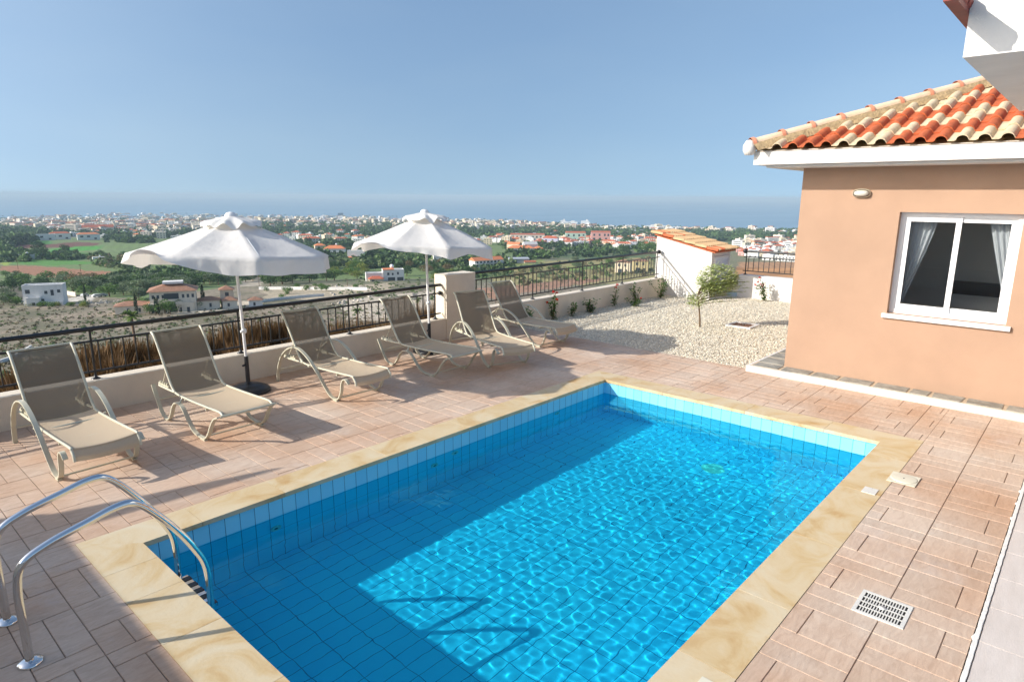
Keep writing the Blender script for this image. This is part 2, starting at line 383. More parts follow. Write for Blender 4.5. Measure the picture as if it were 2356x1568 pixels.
    # water
    wm = bpy.data.materials.new('pool_water'); wm.use_nodes = True; q = wm.node_tree; q.nodes.clear()
    out = q.nodes.new('ShaderNodeOutputMaterial'); gl = q.nodes.new('ShaderNodeBsdfGlass')
    gl.inputs['IOR'].default_value = 1.333; gl.inputs['Roughness'].default_value = 0.0; gl.inputs[0].default_value = (0.22, 0.90, 1.0, 1)
    q.links.new(gl.outputs[0], out.inputs[0])
    NX, NY = 440, 256
    X, Y = np.meshgrid(np.linspace(0, L, NX+1), np.linspace(0, -W, NY+1))
    rng = np.random.default_rng(5); Z = np.zeros_like(X)
    comps = []
    for lam, amp, nn_ in ((1.1, .0007, 4), (0.5, .00026, 6), (0.22, .00010, 9), (0.125, .00013, 16), (0.08, .00009, 18)):
        for _ in range(nn_):
            th = rng.uniform(0, 2*np.pi) ; k = 2*np.pi/(lam*rng.uniform(.8, 1.25))
            comps.append((k*np.cos(th), k*np.sin(th), rng.uniform(0, 6.28), amp*rng.uniform(.5, 1.1)))
    for kx, ky, ph, am in comps: Z += am*np.sin(kx*X+ky*Y+ph)
    # calmer towards the near-left end, livelier on the far right
    calm = np.clip(0.55+0.45*(X/L)+0.25*(-Y/W), 0.35, 1.15)
    Z = -0.195 + Z*calm*0.8
    me = bpy.data.meshes.new('water'); nv = X.size
    me.vertices.add(nv); me.vertices.foreach_set('co', np.stack([X, Y, Z], -1).astype('f').ravel())
    idx = np.arange(nv).reshape(NY+1, NX+1)
    F = np.stack([idx[:-1, :-1], idx[1:, :-1], idx[1:, 1:], idx[:-1, 1:]], -1).reshape(-1, 4)
    me.loops.add(F.size); me.loops.foreach_set('vertex_index', F.ravel().astype('i'))
    me.polygons.add(len(F)); me.polygons.foreach_set('loop_start', np.arange(0, F.size, 4, dtype='i'))
    me.update(calc_edges=True); me.validate()
    me.polygons.foreach_set('use_smooth', [True]*len(me.polygons)); me.materials.append(wm)
    wo = link('water', me, kind='structure'); wo.cycles.is_caustics_caster = True
    return pool
coping_and_pool()

def paved_path():
    m = mat('grey_paver', (0.60, 0.54, 0.49), 0.6, 0.0, 3, col2=(0.68, 0.62, 0.57), bump=0.15, bscale=30, stretch=(1, 5, 1))
    B = MB(); rng = random.Random(2); x = -9.0; i = 0
    while x < 7.85:
        x2 = min(x+0.44, 7.85)
        for (ya, yb) in ((-5.30, YB-0.031), (-5.91, -5.305), (-6.52, -5.915)):
            k = rng.uniform(.95, 1.04)
            B.box(x+0.003, x2-0.003, ya, yb-0.003, -0.03, 0.004, 0)
        x = x2
    B.add([(-9, -6.6, -0.012), (7.85, -6.6, -0.012), (7.85, YB-0.005, -0.012), (-9, YB-0.005, -0.012)], [(0, 1, 2, 3)], 1)
    B.build('pavement', [m, mat('joint', (0.30, 0.21, 0.12), 0.9, 0.2, 5)], kind='structure')
    # ragged white cement joint between stamped deck and pavers
    J = MB(); pts = []; x = -9.0
    while x < 7.85:
        pts.append((x, YB-0.004+rnd(-0.002, 0.002)+(0.012 if rng.random() < 0.05 else 0))); x += 0.035
    vs = []
    for a, b in pts: vs += [(a, b, 0.001), (a, b-0.004, 0.012), (a, -4.727+rnd(-.002, .002), 0.012), (a, -4.730, 0.0)]
    n = len(pts)
    J.add(vs, [(i*4+j, i*4+j+1, i*4+j+5, i*4+j+4) for i in range(n-1) for j in range(3)], 0)
    J.build('cement_joint', mat('white_cement', (0.78, 0.75, 0.70), 0.9, 0.1, 20), kind='structure')
paved_path()

# gravel bed with loose pebbles
def gravel():
    m = mat('gravel_stone', (0.60, 0.52, 0.38), 0.9, 0.0, 30, col2=(0.80, 0.74, 0.60), bump=1.0, bscale=45)
    B = MB(); B.add([(XG, -1.26, -0.03), (16.0, -1.26, -0.03), (16.0, 3.6, -0.03), (XG, 3.6, -0.03)], [(0, 1, 2, 3)])
    B.build('gravel_ground', m, kind='structure')
    rng = np.random.default_rng(11); N = 60000
    x = rng.uniform(XG+0.01, 15.0, N); y = rng.uniform(-1.2, 3.54, N)
    hgt = rng.uniform(-0.03, -0.012, N); s = rng.uniform(0.008, 0.0185, N)
    base = np.array([(1, 0, 0), (0.3, .9, 0), (-.8, .6, 0), (-.8, -.6, 0), (0.3, -.95, 0), (0, 0, .75), (0, 0, -.6)])
    fc = np.array([(0, 1, 5), (1, 2, 5), (2, 3, 5), (3, 4, 5), (4, 0, 5)])
    ang = rng.uniform(0, 6.28, N); c, s_ = np.cos(ang), np.sin(ang)
    bx = base[:, 0][None]*rng.uniform(.8, 1.3, (N, 1)); by = base[:, 1][None]*rng.uniform(.6, 1, (N, 1)); bz = base[:, 2][None]*rng.uniform(.5, 1.1, (N, 1))+base[:, 0][None]*rng.uniform(-.4, .4, (N, 1))
    V = np.stack([(bx*c[:, None]-by*s_[:, None])*s[:, None]+x[:, None], (bx*s_[:, None]+by*c[:, None])*s[:, None]+y[:, None], bz*s[:, None]+hgt[:, None]+0.008], -1).reshape(-1, 3)
    F = (fc[None]+np.arange(N)[:, None, None]*7).reshape(-1, 3)
    shade = rng.uniform(0.60, 1.15, N); warm = rng.uniform(-.03, .05, N)
    colr = np.stack([np.clip(0.80*shade+warm, 0, .95), 0.74*shade, np.clip(0.60*shade-warm, 0, 1), np.ones(N)], -1)
    me = np_mesh('gravel', V, F, np.repeat(colr, 5, axis=0), mat('pebble', (1, 1, 1), 0.85, 0.12, 60, attr='tint'))
    link('gravel', me, kind='stuff')
def np_mesh(name, V, F, fcol, m):
    me = bpy.data.meshes.new(name); k = F.shape[1]
    me.vertices.add(len(V)); me.vertices.foreach_set('co', V.astype('f').ravel())
    me.loops.add(F.size); me.loops.foreach_set('vertex_index', F.ravel().astype('i'))
    me.polygons.add(len(F)); me.polygons.foreach_set('loop_start', np.arange(0, F.size, k, dtype='i'))
    me.update(calc_edges=True)
    if fcol is not None:
        ca = me.color_attributes.new('tint', 'FLOAT_COLOR', 'CORNER')
        ca.data.foreach_set('color', np.repeat(fcol, k, axis=0).astype('f').ravel())
    if m is not None: me.materials.append(m)
    return me
gravel()

# ---------------------------------------------------------------- garden walls and railings
WX = 6.27
t = thing('garden_wall', 'low cream rendered wall with square pillar running behind the sun loungers', 'wall')
B = MB(); B.box(XL, WX, YT, YT+0.24, -3.2, 0.37); B.build('left_wall_run', M_cream, t)
B = MB(); B.box(WX+.003, WX+0.72, YT-0.012, YT+0.30, -3.2, 1.14); B.build('pillar', M_cream, t)
B = MB(); B.box(WX+0.723, 13.95, YT, YT+0.24, -3.2, 0.43); B.build('right_wall_run', M_cream, t)
t = thing('back_wall', 'low white rendered wall at the far end of the gravel garden beside the shed', 'wall')
B = MB(); B.box(15.02, 15.24, -3.2, 1.98, -1.5, 0.56); B.build('wall_run', M_white, t)

def railing(name, label, axis, c, a0, a1, posts, zb, zl, zm, zh, ball=None, off=0.0):
    t = thing(name, label, 'railing')
    def P(a, z, d=0): return (a, c+d, z) if axis == 'x' else (c+d, a, z)
    def bar(nm, z, r, rr=None):
        if nm == 'handrail':
            MB().tube([P(a0, z), P(a1, z)], r+.003, 14).build(nm, M_black, t)
        else:
            b = MB()
            if axis == 'x': b.box(a0, a1, c-0.007, c+0.007, z-r, z+r)
            else: b.box(c-0.007, c+0.007, a0, a1, z-r, z+r)
            b.build(nm, M_black, t)
    bar('handrail', zh, 0.023); bar('middle_rail', zm, 0.012); bar('bottom_rail', zl, 0.012)
    pm = MB(); pm.tube([(0, 0, 0), (0, 0, zh-zb)], 0.013, 10); pm.lathe([(0.05, 0), (0.05, 0.006), (0.03, 0.016), (0.018, 0.03), (0.014, 0.05)], (0, 0, 0), 16)
    po = pm.build('post', M_black, t); po.location = P(posts[0], zb)
    for a in posts[1:]:
        q = po.copy(); COL.objects.link(q); q.parent = t; q.location = P(a, zb)
    h = zm-zl; bm = MB(); bm.box(-0.0068, 0.0068, -0.0068, 0.0068, 0, h-0.018); bo = None
    n = int(round((a1-a0)/0.135)); 
    for i in range(1, n):
        a = a0+(a1-a0)*i/n
        if min(abs(a-p_) for p_ in posts) < 0.05: continue
        if bo is None: bo = bm.build('baluster', M_black, t); q = bo
        else: q = bo.copy(); COL.objects.link(q); q.parent = t
        q.location = P(a, zl+0.011)
    if ball:
        for (a, z, rr_) in ball:
            m = MB(); m.lathe([(rr_*math.sin(k*PI/10), -rr_*math.cos(k*PI/10)) for k in range(11)], P(a, z), 16); m.build('ball_end', M_black, t)
    return t
railing('railing', 'black iron railing on the low wall left of the pillar', 'x', YT+0.12, -2.6, WX-0.02, [-2.52, -0.92, 0.82, 2.58, 4.34, 6.12], 0.37, 0.46, 0.82, 0.965, [(WX-0.03, 0.82, 0.04)])
railing('railing', 'black iron railing on the low wall between the pillar and the tiled shed', 'x', YT+0.12, WX+0.74, 13.90, [WX+0.76, 8.78, 10.5, 12.15, 13.78], 0.43, 0.53, 0.97, 1.105, [(13.86, 1.105, 0.055)])
railing('railing', 'short black iron railing on the far white wall right of the shed', 'y', 15.13, -3.0, 1.93, [1.86, 0.2, -1.4], 0.56, 0.66, 1.02, 1.16, [(1.90, 1.16, 0.06)])

# ---------------------------------------------------------------- clay tile roofs
def clay_roof(bm, O, e, up, nrm, ncol, rows, pitch, expo, keep, colour, lift=0.022):
    """S-shaped clay tiles: O eave corner, e along the eave, up the slope, nrm the normal"""
    prof = [(0.0, 0.002), (0.30, 0.0), (0.40, 0.012)] + [(0.40+0.55*(0.5-0.5*math.cos(a)), 0.012+0.050*math.sin(a)) for a in [PI*k/8 for k in range(1, 8)]] + [(0.97, 0.010), (1.0, 0.004)]
    L = expo*1.12
    for r_ in range(rows):
        for c_ in range(ncol):
            base = O+e*(pitch*c_)+up*(expo*r_)
            k = keep(base+e*(pitch*.5)+up*(expo*.55))
            if not k: continue
            mi = colour(c_, r_); jit = rnd(-0.004, 0.004); vs = []
            for (s_, dl) in ((0.0, lift), (L, 0.004)):
                for (a, h) in prof:
                    vs.append(base+e*(pitch*a*1.02)+up*(s_+jit)+nrm*(h+dl))
            n = len(prof)
            for (a, h) in prof: vs.append(base+e*(pitch*a*1.02)+up*jit+nrm*(h+lift-0.013))
            bm.add(vs, [(i, i+1, n+i+1, n+i) for i in range(n-1)], mi, True)
            bm.add([vs[i] for i in range(n)]+vs[2*n:], [(i, n+i, n+i+1, i+1) for i in range(n-1)], mi)

def house():
    h = thing('house', 'peach rendered house wing with hipped clay tile roof and one white window', 'house', (8.16, -1.70, 0))
    ox, oy = 8.16, -1.70
    T = 0.26; X1 = 5.9; Y1 = -6.6; ZT = 2.90    # local: wall face at x=0, corner at y=0
    wy0, wy1, wz0, wz1 = -1.235, -2.50, 1.035, 2.335
    B = MB()
    B.box(0, T, wy0, 0, 0.0, ZT); B.box(0, T, Y1, wy1, 0.0, ZT)
    B.box(0, T, wy1, wy0, 0.0, wz0); B.box(0, T, wy1, wy0, wz1, ZT)
    B.box(T, X1, -T, 0, 0.0, ZT); B.box(X1-T, X1, Y1, -T, 0, ZT); B.box(T, X1-T, Y1, Y1+T, 0, ZT)
    B.build('wall', M_orange, h)
    B = MB(); B.box(T, X1-T, Y1+T, -T, 0.05, 0.12); B.build('floor', mat('room_floor', (0.30, 0.24, 0.18), 0.4), h)
    B = MB(); B.box(T+.002, X1-T, Y1+T, -T, 2.6, 2.66); B.box(2.3, 2.4, Y1+T, -T, 0.12, 2.6); B.box(2.26, 2.3, Y1+T, -T, 1.42, 1.46); B.build('room_partition', mat('room_wall', (0.80, 0.80, 0.78), 0.9), h)
    # window
    xf = 0.10; fr = 0.055
    B = MB(); B.box(xf, xf+.07, wy1, wy1+fr, wz0, wz1); B.box(xf, xf+.07, wy0-fr, wy0, wz0, wz1)
    B.box(xf, xf+.07, wy1+fr, wy0-fr, wz1-fr, wz1); B.box(xf, xf+.07, wy1+fr, wy0-fr, wz0, wz0+fr)
    win = B.build('window', M_alu, h)
    mid = (wy0+wy1)/2-0.0; s_ = 0.06
    for (a, b, x) in ((wy0-fr-.001, mid-0.03, xf+0.012), (mid+0.03, wy1+fr+.001, xf+0.036)):
        B = MB(); za, zb = wz0+fr+.001, wz1-fr-.001
        B.box(x, x+.022, a-s_, a, za, zb); B.box(x, x+.022, b, b+s_, za, zb); B.box(x, x+.022, b+s_, a-s_, zb-s_, zb); B.box(x, x+.022, b+s_, a-s_, za, za+s_+.01)
        B.build('sash', M_alu, win)
        P_ = MB(); P_.box(x+.009, x+.013, b+s_-.004, a-s_+.004, za+s_, zb-s_+.004)
        P_.build('pane', glass(), win)
    B = MB(); B.box(-0.045, xf+.0, wy1-0.05, wy0+0.05, wz0-0.055, wz0-.001); B.build('sill', mat('white_marble', (0.80, 0.79, 0.76), 0.3, 0.04, 8), win)
    # curtains (hang at the two sides, drawn back lower down)
    def curtain(ya, yb, flip):
        vs = []; NY_, NZ_ = 34, 16
        for j in range(NZ_+1):
            z = 2.40-j/NZ_*1.25; f = j/NZ_; wv = (1-0.80*f**1.1)
            for i in range(NY_+1):
                q = i/NY_; y = ya+(yb-ya)*q*wv
                vs.append((0.30+0.022*math.sin(q*34), y, z))
        MB().add(vs, [(j*(NY_+1)+i, j*(NY_+1)+i+1, (j+1)*(NY_+1)+i+1, (j+1)*(NY_+1)+i) for j in range(NZ_) for i in range(NY_)], 0, True).build('curtain', mat('curtain_cloth', (0.80, 0.82, 0.86), 0.9, trans=0.3), h)
    curtain(wy0-0.02, wy0-0.42, 0); curtain(wy1-0.03, wy1+0.38, 1)
    # eaves: fascia slab with a thinner step under it
    ov = 0.54; B = MB(); B.box(-ov, X1+ov, Y1-ov, ov-0.05, 2.935, 3.115); B.build('fascia', M_white, h)
    B = MB(); B.box(-ov+.13, X1+ov-.13, Y1-ov+.13, ov-.18, 2.90, 2.933); B.build('soffit', M_white, h)
    # roof planes
    sl_ = 0.39; ex0, ey0 = -ov-0.05, ov
    upx = Vector((1, 0, sl_)).normalized(); nx = Vector((-sl_, 0, 1)).normalized()
    upy = Vector((0, -1, sl_)).normalized(); ny = Vector((0, sl_, 1)).normalized()
    rf = MB()
    Z0 = 3.125
    def colr(c_, r_):
        v = (c_ - 2*r_ + (c_*r_) % 2) % 6
        return 1 if v in (2, 3, 4) else 0
    clay_roof(rf, Vector((ex0, ey0-0.02, Z0)), Vector((0, -1, 0)), upx, nx, 36, 11, 0.205, 0.325, lambda P: (ey0-P.y)-(P.x-ex0) > 0.12, colr)
    clay_roof(rf, Vector((X1+ov, ey0+.05, Z0)), Vector((-1, 0, 0)), upy, ny, 34, 11, 0.205, 0.325, lambda P: (P.x-ex0)-(ey0-P.y) > 0.12 and (X1+ov-P.x) > (ey0-P.y)-.1, lambda c_, r_: (c_//3+r_) % 2)
    roof = rf.build('roof', [M_tcream, M_tc], h)
    t_ = 3.55
    B = MB(); B.add([(ex0+.04, ey0-.04, Z0-.02), (ex0+t_, ey0-t_, Z0+sl_*t_-.02), (ex0+t_, Y1-ov, Z0+sl_*t_-.02), (ex0+.04, Y1-ov, Z0-.02), (X1+ov, ey0-.04, Z0-.02), (X1+ov-t_, ey0-t_, Z0+sl_*t_-.02), (X1+ov, Y1-ov, Z0-.02), (X1+ov-t_, Y1-ov, Z0+sl_*t_-.02)],
        [(0, 3, 2, 1), (0, 1, 5, 4), (4, 5, 7, 6), (1, 2, 7, 5)]); B.build('roof_deck', M_mortar, roof)
    # hip: mortar bedding and half-round ridge tiles
    hd = Vector((1, -1, sl_)).normalized(); O = Vector((ex0+0.02, ey0-0.02, Z0+0.03)); Lh = 4.9
    side_ = Vector((1, 1, 0)).normalized(); upn = hd.cross(side_).normalized()
    if upn.z < 0: upn = -upn
    B = MB(); nseg = 46; vs = []
    for i in range(nseg+1):
        c_ = O+hd*(Lh*i/nseg)
        for (a, hgt) in ((-0.17-rnd(0, .03), -0.045), (-0.14, 0.0+rnd(0, .012)), (-0.075, 0.055), (0.075, 0.055), (0.14, 0.0), (0.17, -0.045)):
            vs.append(c_+side_*a+upn*hgt)
    B.add(vs, [(i*6+j, i*6+j+1, i*6+j+7, i*6+j+6) for i in range(nseg) for j in range(5)], 0)
    B.build('mortar_bed', M_mortar, roof)
    n_t = 12; lt = Lh/n_t
    for i in range(n_t):
        B = MB(); vs = []; r0, r1 = 0.078, 0.066
        prof_r = [(0.0, r0+.012), (0.05, r0+.012), (0.052, r0-.006), (lt+0.03, r1)]
        for (s_, rr_) in prof_r:
            for k in range(11):
                a = PI*k/10*1.06-PI*.03; vs.append(O+hd*(lt*i+s_)+upn*0.048+side_*(rr_*math.cos(a))+upn*(rr_*math.sin(a)))
        for j in range(3):
            B.add(vs, [(j*11+k, j*11+k+1, (j+1)*11+k+1, (j+1)*11+k) for k in range(10)], 0 if j else 1, True)
        B.build('hip_tile', [mat('pale_clay', (0.72, 0.50, 0.33), 0.75, 0.2, 6, col2=(0.74, 0.62, 0.46)), mat('salmon_clay', (0.66, 0.27, 0.16), 0.75, 0.15, 9)], roof)
    B = MB(); B.lathe([(0.0, -0.10), (0.06, -0.095), (0.085, -0.04), (0.085, 0.03), (0.05, 0.09), (0, 0.105)], (ex0-0.0, ey0-0.0, Z0+0.035), 12)
    B.build('hip_end_cap', M_white, roof)
    # bulkhead lamp
    B = MB()
    def cap(x, rx, rz, n=28): return [(x, -0.77+rx*math.copysign(abs(math.cos(a))**0.8, math.cos(a)), 2.565+rz*math.copysign(abs(math.sin(a))**0.8, math.sin(a))) for a in [2*PI*k/n for k in range(n)]]
    rings = [cap(0, .108, .058), cap(-0.03, .108, .058), cap(-0.045, .098, .048)]
    vs = sum(rings, []); B.add(vs, [(j*28+k, (j+1)*28+k, (j+1)*28+(k+1) % 28, j*28+(k+1) % 28) for j in range(2) for k in range(28)], 0, True)
    lm = B.build('wall_lamp', mat('lamp_housing', (0.55, 0.50, 0.38), 0.4), h)
    B = MB(); rings = [cap(-0.045, .088, .040), cap(-0.07, .080, .034), cap(-0.085, .05, .018), cap(-0.088, .001, .001)]; vs = sum(rings, [])
    B.add(vs, [(j*28+k, (j+1)*28+k, (j+1)*28+(k+1) % 28, j*28+(k+1) % 28) for j in range(3) for k in range(28)], 0, True); B.build('lamp_lens', mat('frosted_lens', (0.62, 0.60, 0.52), 0.25), lm)
    # plinth: white kerb face, slate slabs on top
    B = MB(); B.box(-0.315, X1, Y1, 0.44, -0.05, 0.082); B.build('kerb', M_white, h)
    B = MB(); y = 0.38; rng = random.Random(5)
    while y > Y1:
        w_ = 0.10 if rng.random() < .0 else rng.choice([0.38, 0.42, 0.40, 0.36, 0.24])
        k = rng.uniform(.8, 1.15)
        a, b = y-w_+0.022, y-0.022
        j = lambda: rng.uniform(-.008, .008)
        B.prism([(-0.255+j(), a+j()), (-0.012, a+j()), (-0.012, b+j()), (-0.255+j(), b+j())], 'z', 0.083, 0.094, 0)
        y -= w_
    xs = 0.03
    while xs < X1-.3:
        B.prism([(xs, 0.03), (xs+.36, 0.035), (xs+.35, 0.39), (xs, 0.385)], 'z', 0.083, 0.094, 0); xs += .41
    B.box(-0.26, X1, 0.0, 0.40, 0.0825, 0.086, 1); B.box(-0.26, 0.0, Y1, -0.0015, 0.0825, 0.086, 1)
    B.build('slate_paving', [mat('slate', (0.30, 0.29, 0.25), 0.7, 0.35, 5, bump=0.6, bscale=18), mat('beige_grout', (0.52, 0.42, 0.30), 0.9, 0.15, 12)], h)

def glass():
    if 'window_glass' in MATS: return MATS['window_glass']
    m = bpy.data.materials.new('window_glass'); m.use_nodes = True; MATS['window_glass'] = m
    n = m.node_tree.nodes; l = m.node_tree.links; n.clear()
    out = n.new('ShaderNodeOutputMaterial'); tp = n.new('ShaderNodeBsdfTransparent'); tp.inputs[0].default_value = (0.95, 0.97, 0.97, 1)
    gl = n.new('ShaderNodeBsdfGlossy'); gl.inputs['Roughness'].default_value = 0.01; fz = n.new('ShaderNodeFresnel'); fz.inputs[0].default_value = 1.5
    mx = n.new('ShaderNodeMixShader'); l.new(fz.outputs[0], mx.inputs[0]); l.new(tp.outputs[0], mx.inputs[1]); l.new(gl.outputs[0], mx.inputs[2]); l.new(mx.outputs[0], out.inputs[0])
    return m
house()

def bed():
    t = thing('bed', 'bed with dark headboard and white sheets seen through the white window', 'bed', (8.98, -4.0, 0.12))
    MB().box(1.36, 1.44, -0.95, 0.75, 0.0, 1.18).build('headboard', mat('dark_wood', (0.02, 0.02, 0.025), 0.4), t)
    B = MB(); B.box(-0.4, 1.35, -0.85, 0.65, 0.12, 0.62); o = B.build('mattress', mat('bed_linen', (0.55, 0.55, 0.52), 0.9, 0.25, 3), t)
    for i, (y, m_) in enumerate(((0.32, mat('white_pillow', (0.65, 0.65, 0.66), 0.9)), (-0.42, mat('maroon_cushion', (0.22, 0.02, 0.04), 0.9)))):
        B = MB(); N_ = 8
        for sg in (1, -1):
            vs_ = [(-.22+.44*a/N_, -.33+.66*b/N_, sg*(.075*(1-abs(2*a/N_-1)**3)*(1-abs(2*b/N_-1)**3))) for a in range(N_+1) for b in range(N_+1)]
            fq = [(a*(N_+1)+b, (a+1)*(N_+1)+b, (a+1)*(N_+1)+b+1, a*(N_+1)+b+1) for a in range(N_) for b in range(N_)]
            B.add(vs_, fq if sg > 0 else [f[::-1] for f in fq], 0, True)
        q = B.build('pillow', m_, t); q.location = (1.12, y, 0.80); q.rotation_euler = (0, R(-65), 0)
bed()

def main_villa():
    t = thing('villa', 'white rendered upper storey corner with pale soffit jutting in at the top right', 'house', (3.93, -4.06, 3.40))
    B = MB(); B.box(0, 3.52, -5.0, 0, 0, 1.9); B.build('upper_wall', M_white, t)
    B = MB(); B.box(2.8, 8.0, -9.0, -4.0, -3.4, -0.002); B.build('lower_wall', M_orange, t)
    # dark red tile edge of a small roof along the side of the block, with white mortar dabs
    B = MB()
    for k in range(9):
        x = -0.42+k*0.30
        B.tube([(x, 0.035, 0.335), (x+0.33, 0.035, 0.325)], [0.055, 0.046], 10)
        B.box(x, x+0.30, 0.002, 0.075, 0.262, 0.300)
    B.build('tile_edge', mat('dark_red_tile', (0.20, 0.03, 0.02), 0.6, 0.2, 10), t)
    B = MB()
    for k in range(5): B.lathe([(0.0, -.02), (0.022, -.012), (.026, 0), (0.0, .022)], (-0.30+k*.30, 0.086, 0.318), 8)
    B.build('mortar_dab', M_white, t)
main_villa()

# ================================================================ POOLSIDE THINGS
def smooth_path(pts, n=5):
    """Catmull-Rom through the points"""
    P = [Vector(p) for p in pts]; P = [P[0]*2-P[1]]+P+[P[-1]*2-P[-2]]; out = []
    for i in range(1, len(P)-2):
        for k in range(n):
            t = k/n; a, b, c, d = P[i-1:i+3]
            out.append(0.5*((2*b)+(c-a)*t+(2*a-5*b+4*c-d)*t*t+(3*b-a-3*c+d)*t**3))
    out.append(P[-2]); return out

def ladder():
    t = thing('pool_ladder', 'chrome pool ladder with two curved handrails at the near left end of the pool', 'ladder', (-0.86, -0.655, 0))
    for y in (-0.262, 0.262):
        pts = smooth_path([(0, y, 0.0), (0, y, 0.22), (0.0, y, 0.44), (0.035, y, 0.575), (0.16, y, 0.645), (0.36, y, 0.70), (0.50, y, 0.735), (0.60, y, 0.725), (0.70, y, 0.625), (0.82, y, 0.455), (0.91, y, 0.29), (0.955, y, 0.18), (0.97, y, 0.05), (0.97, y, -0.2), (0.97, y, -0.6), (0.97, y, -0.93)], 6)
        r = MB().tube(pts, 0.0215, 16).build('handrail', M_steel, t)
        MB().lathe([(0.0215, 0.022), (0.03, 0.02), (0.058, 0.012), (0.062, 0.004), (0.062, 0.0)], (0, y, 0.001), 24).build('flange', M_steel, r)
    for z in (-0.165, -0.43, -0.69):
        B = MB(); B.box(0.93, 1.02, -0.24, 0.24, z-.012, z+.012, 1)
        for k in range(5): B.box(0.926, 1.024, -0.235+k*0.1, -0.185+k*.1, z-.014, z+.016, 0)
        B.build('step', [M_blackp, M_steel], t)
ladder()

def lounger(kind, label, group):
    t = thing('sun_lounger', label, 'sun lounger', (0, 0, 0), 0, group)
    hw = 0.265
    # side rails and sling seat (local: y=0 at the front feet, head towards +y)
    def sag(x): return -0.022*(1-(x/hw)**2)
    seat = [(-0.30, 0.345), (-0.34, 0.30), (-0.345, 0.255)] if kind == 'A' else [(-0.34, 0.335)]
    seat = seat[::-1] + [(-0.27, 0.362), (0.0, 0.352), (0.35, 0.342), (0.68, 0.34), (0.78, 0.352)]
    sp = [(p.y, p.z) for p in smooth_path([(0, a, b) for a, b in seat], 4)]
    bk = [(0.785, 0.355), (0.86, 0.42), (0.98, 0.60), (1.10, 0.79), (1.19, 0.915), (1.235, 0.955), (1.27, 0.965)]
    bp = [(p.y, p.z) for p in smooth_path([(0, a, b) for a, b in bk], 4)]
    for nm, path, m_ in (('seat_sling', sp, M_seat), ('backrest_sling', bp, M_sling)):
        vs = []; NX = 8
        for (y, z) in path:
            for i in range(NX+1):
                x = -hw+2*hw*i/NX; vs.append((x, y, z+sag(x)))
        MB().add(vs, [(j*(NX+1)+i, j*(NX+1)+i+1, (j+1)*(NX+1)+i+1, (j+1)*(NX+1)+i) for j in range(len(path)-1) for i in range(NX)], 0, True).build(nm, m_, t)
    for sx in (-1, 1):
        MB().tube([(sx*hw, y, z) for y, z in sp]+[(sx*hw, 0.95, 0.35), (sx*hw, 1.22, 0.35)], 0.013, 8).build('seat_rail', M_frame, t)
    B = MB()
    pts = [(-hw-.002, y, z) for y, z in bp]+[(hw+.002, y, z) for y, z in bp[::-1]]
    B.tube([(-hw-.004, y, z) for y, z in bp], 0.014, 8); B.tube([(hw+.004, y, z) for y, z in bp], 0.014, 8); B.tube([(-hw, *bp[-1]), (hw, *bp[-1])], 0.013, 8)
    B.build('backrest_frame', M_frame, t)
    for sx in (-1, 1):
        B = MB()
        B.box(sx*hw-.006-.02*sx, sx*hw+.006-.02*sx, 1.0, 1.28, 0.335, 0.375)
        for k in range(4): B.box(sx*hw-.008-.02*sx, sx*hw+.008-.02*sx, 1.03+k*.06, 1.05+k*.06, 0.375, 0.40)
        B.build('recline_rack', M_frame, t)
        MB().tube([(sx*(hw-.03), 1.02, 0.60), (sx*(hw-.03), 1.16, 0.40)], 0.008, 6).build('recline_strut', M_frame, t)
    for y, z in ((1.22, 0.35), (0.55, 0.318), (0.05, 0.318)): MB().tube([(-hw, y, z), (hw, y, z)], 0.012, 8).build('cross_bar', M_frame, t)
    if kind == 'A':
        path = [(1.37, 0.0), (1.34, 0.17), (1.24, 0.36), (1.08, 0.49), (0.92, 0.545), (0.76, 0.535), (0.58, 0.45), (0.40, 0.30), (0.24, 0.14), (0.13, 0.05), (0.03, 0.022), (-0.05, 0.05), (-0.105, 0.14), (-0.125, 0.24), (-0.16, 0.305), (-0.215, 0.315), (-0.27, 0.27)]
    else:
        path = [(1.28, 0.36), (1.20, 0.22), (1.11, 0.08), (1.0, 0.018), (0.90, 0.03), (0.82, 0.11), (0.76, 0.20), (0.68, 0.265), (0.58, 0.275), (0.49, 0.24), (0.38, 0.13), (0.26, 0.04), (0.12, 0.018), (0.0, 0.03), (-0.09, 0.10), (-0.16, 0.20), (-0.25, 0.295), (-0.345, 0.335)]
    pp = [(p.y, p.z) for p in smooth_path([(0, a, b) for a, b in path], 5)]
    for sx in (-1, 1):
        x = sx*(hw+0.045)
        lg = MB().strip(pp, x-0.021, x+0.021, 0.014).build('armrest_leg' if kind == 'A' else 'leg', M_frame, t)
        B = MB()
        B.box(x-0.019, x+.019, -0.02 if kind == 'A' else 0.0, 0.06 if kind == 'A' else 0.10, 0.0, 0.016)
        B.build('foot_pad', M_frame, lg); B = MB()
        B.box(x-0.019, x+.019, 1.355 if kind == 'A' else 0.94, 1.385 if kind == 'A' else 1.02, -0.0, 0.014)
        B.build('foot_pad', M_frame, lg)
    for y, z in (((1.33, 0.17), (0.60, 0.345), (-0.05, 0.05)) if kind == 'A' else ((1.18, 0.2), (0.6, 0.262), (0.0, 0.05))):
        for sx in (-1, 1):
            if z > .25: MB().tube([(sx*hw, y, 0.33), (sx*(hw+.045), y, z)], 0.012, 8).build('leg_joint', M_frame, t)
            else: MB().tube([(-hw-.03, y, z), (hw+.03, y, z)], 0.010, 8).build('stretcher', M_frame, t); break
    if kind == 'B': MB().tube([(-hw-.03, -0.345, 0.335), (hw+.03, -0.345, 0.335)], 0.014, 8).build('foot_end_bar', M_frame, t)
    return t
GR = 'sun loungers in a row along the wall'
LA = [lounger('A', 'taupe sling sun lounger with curved arms, leftmost of the row', GR)]
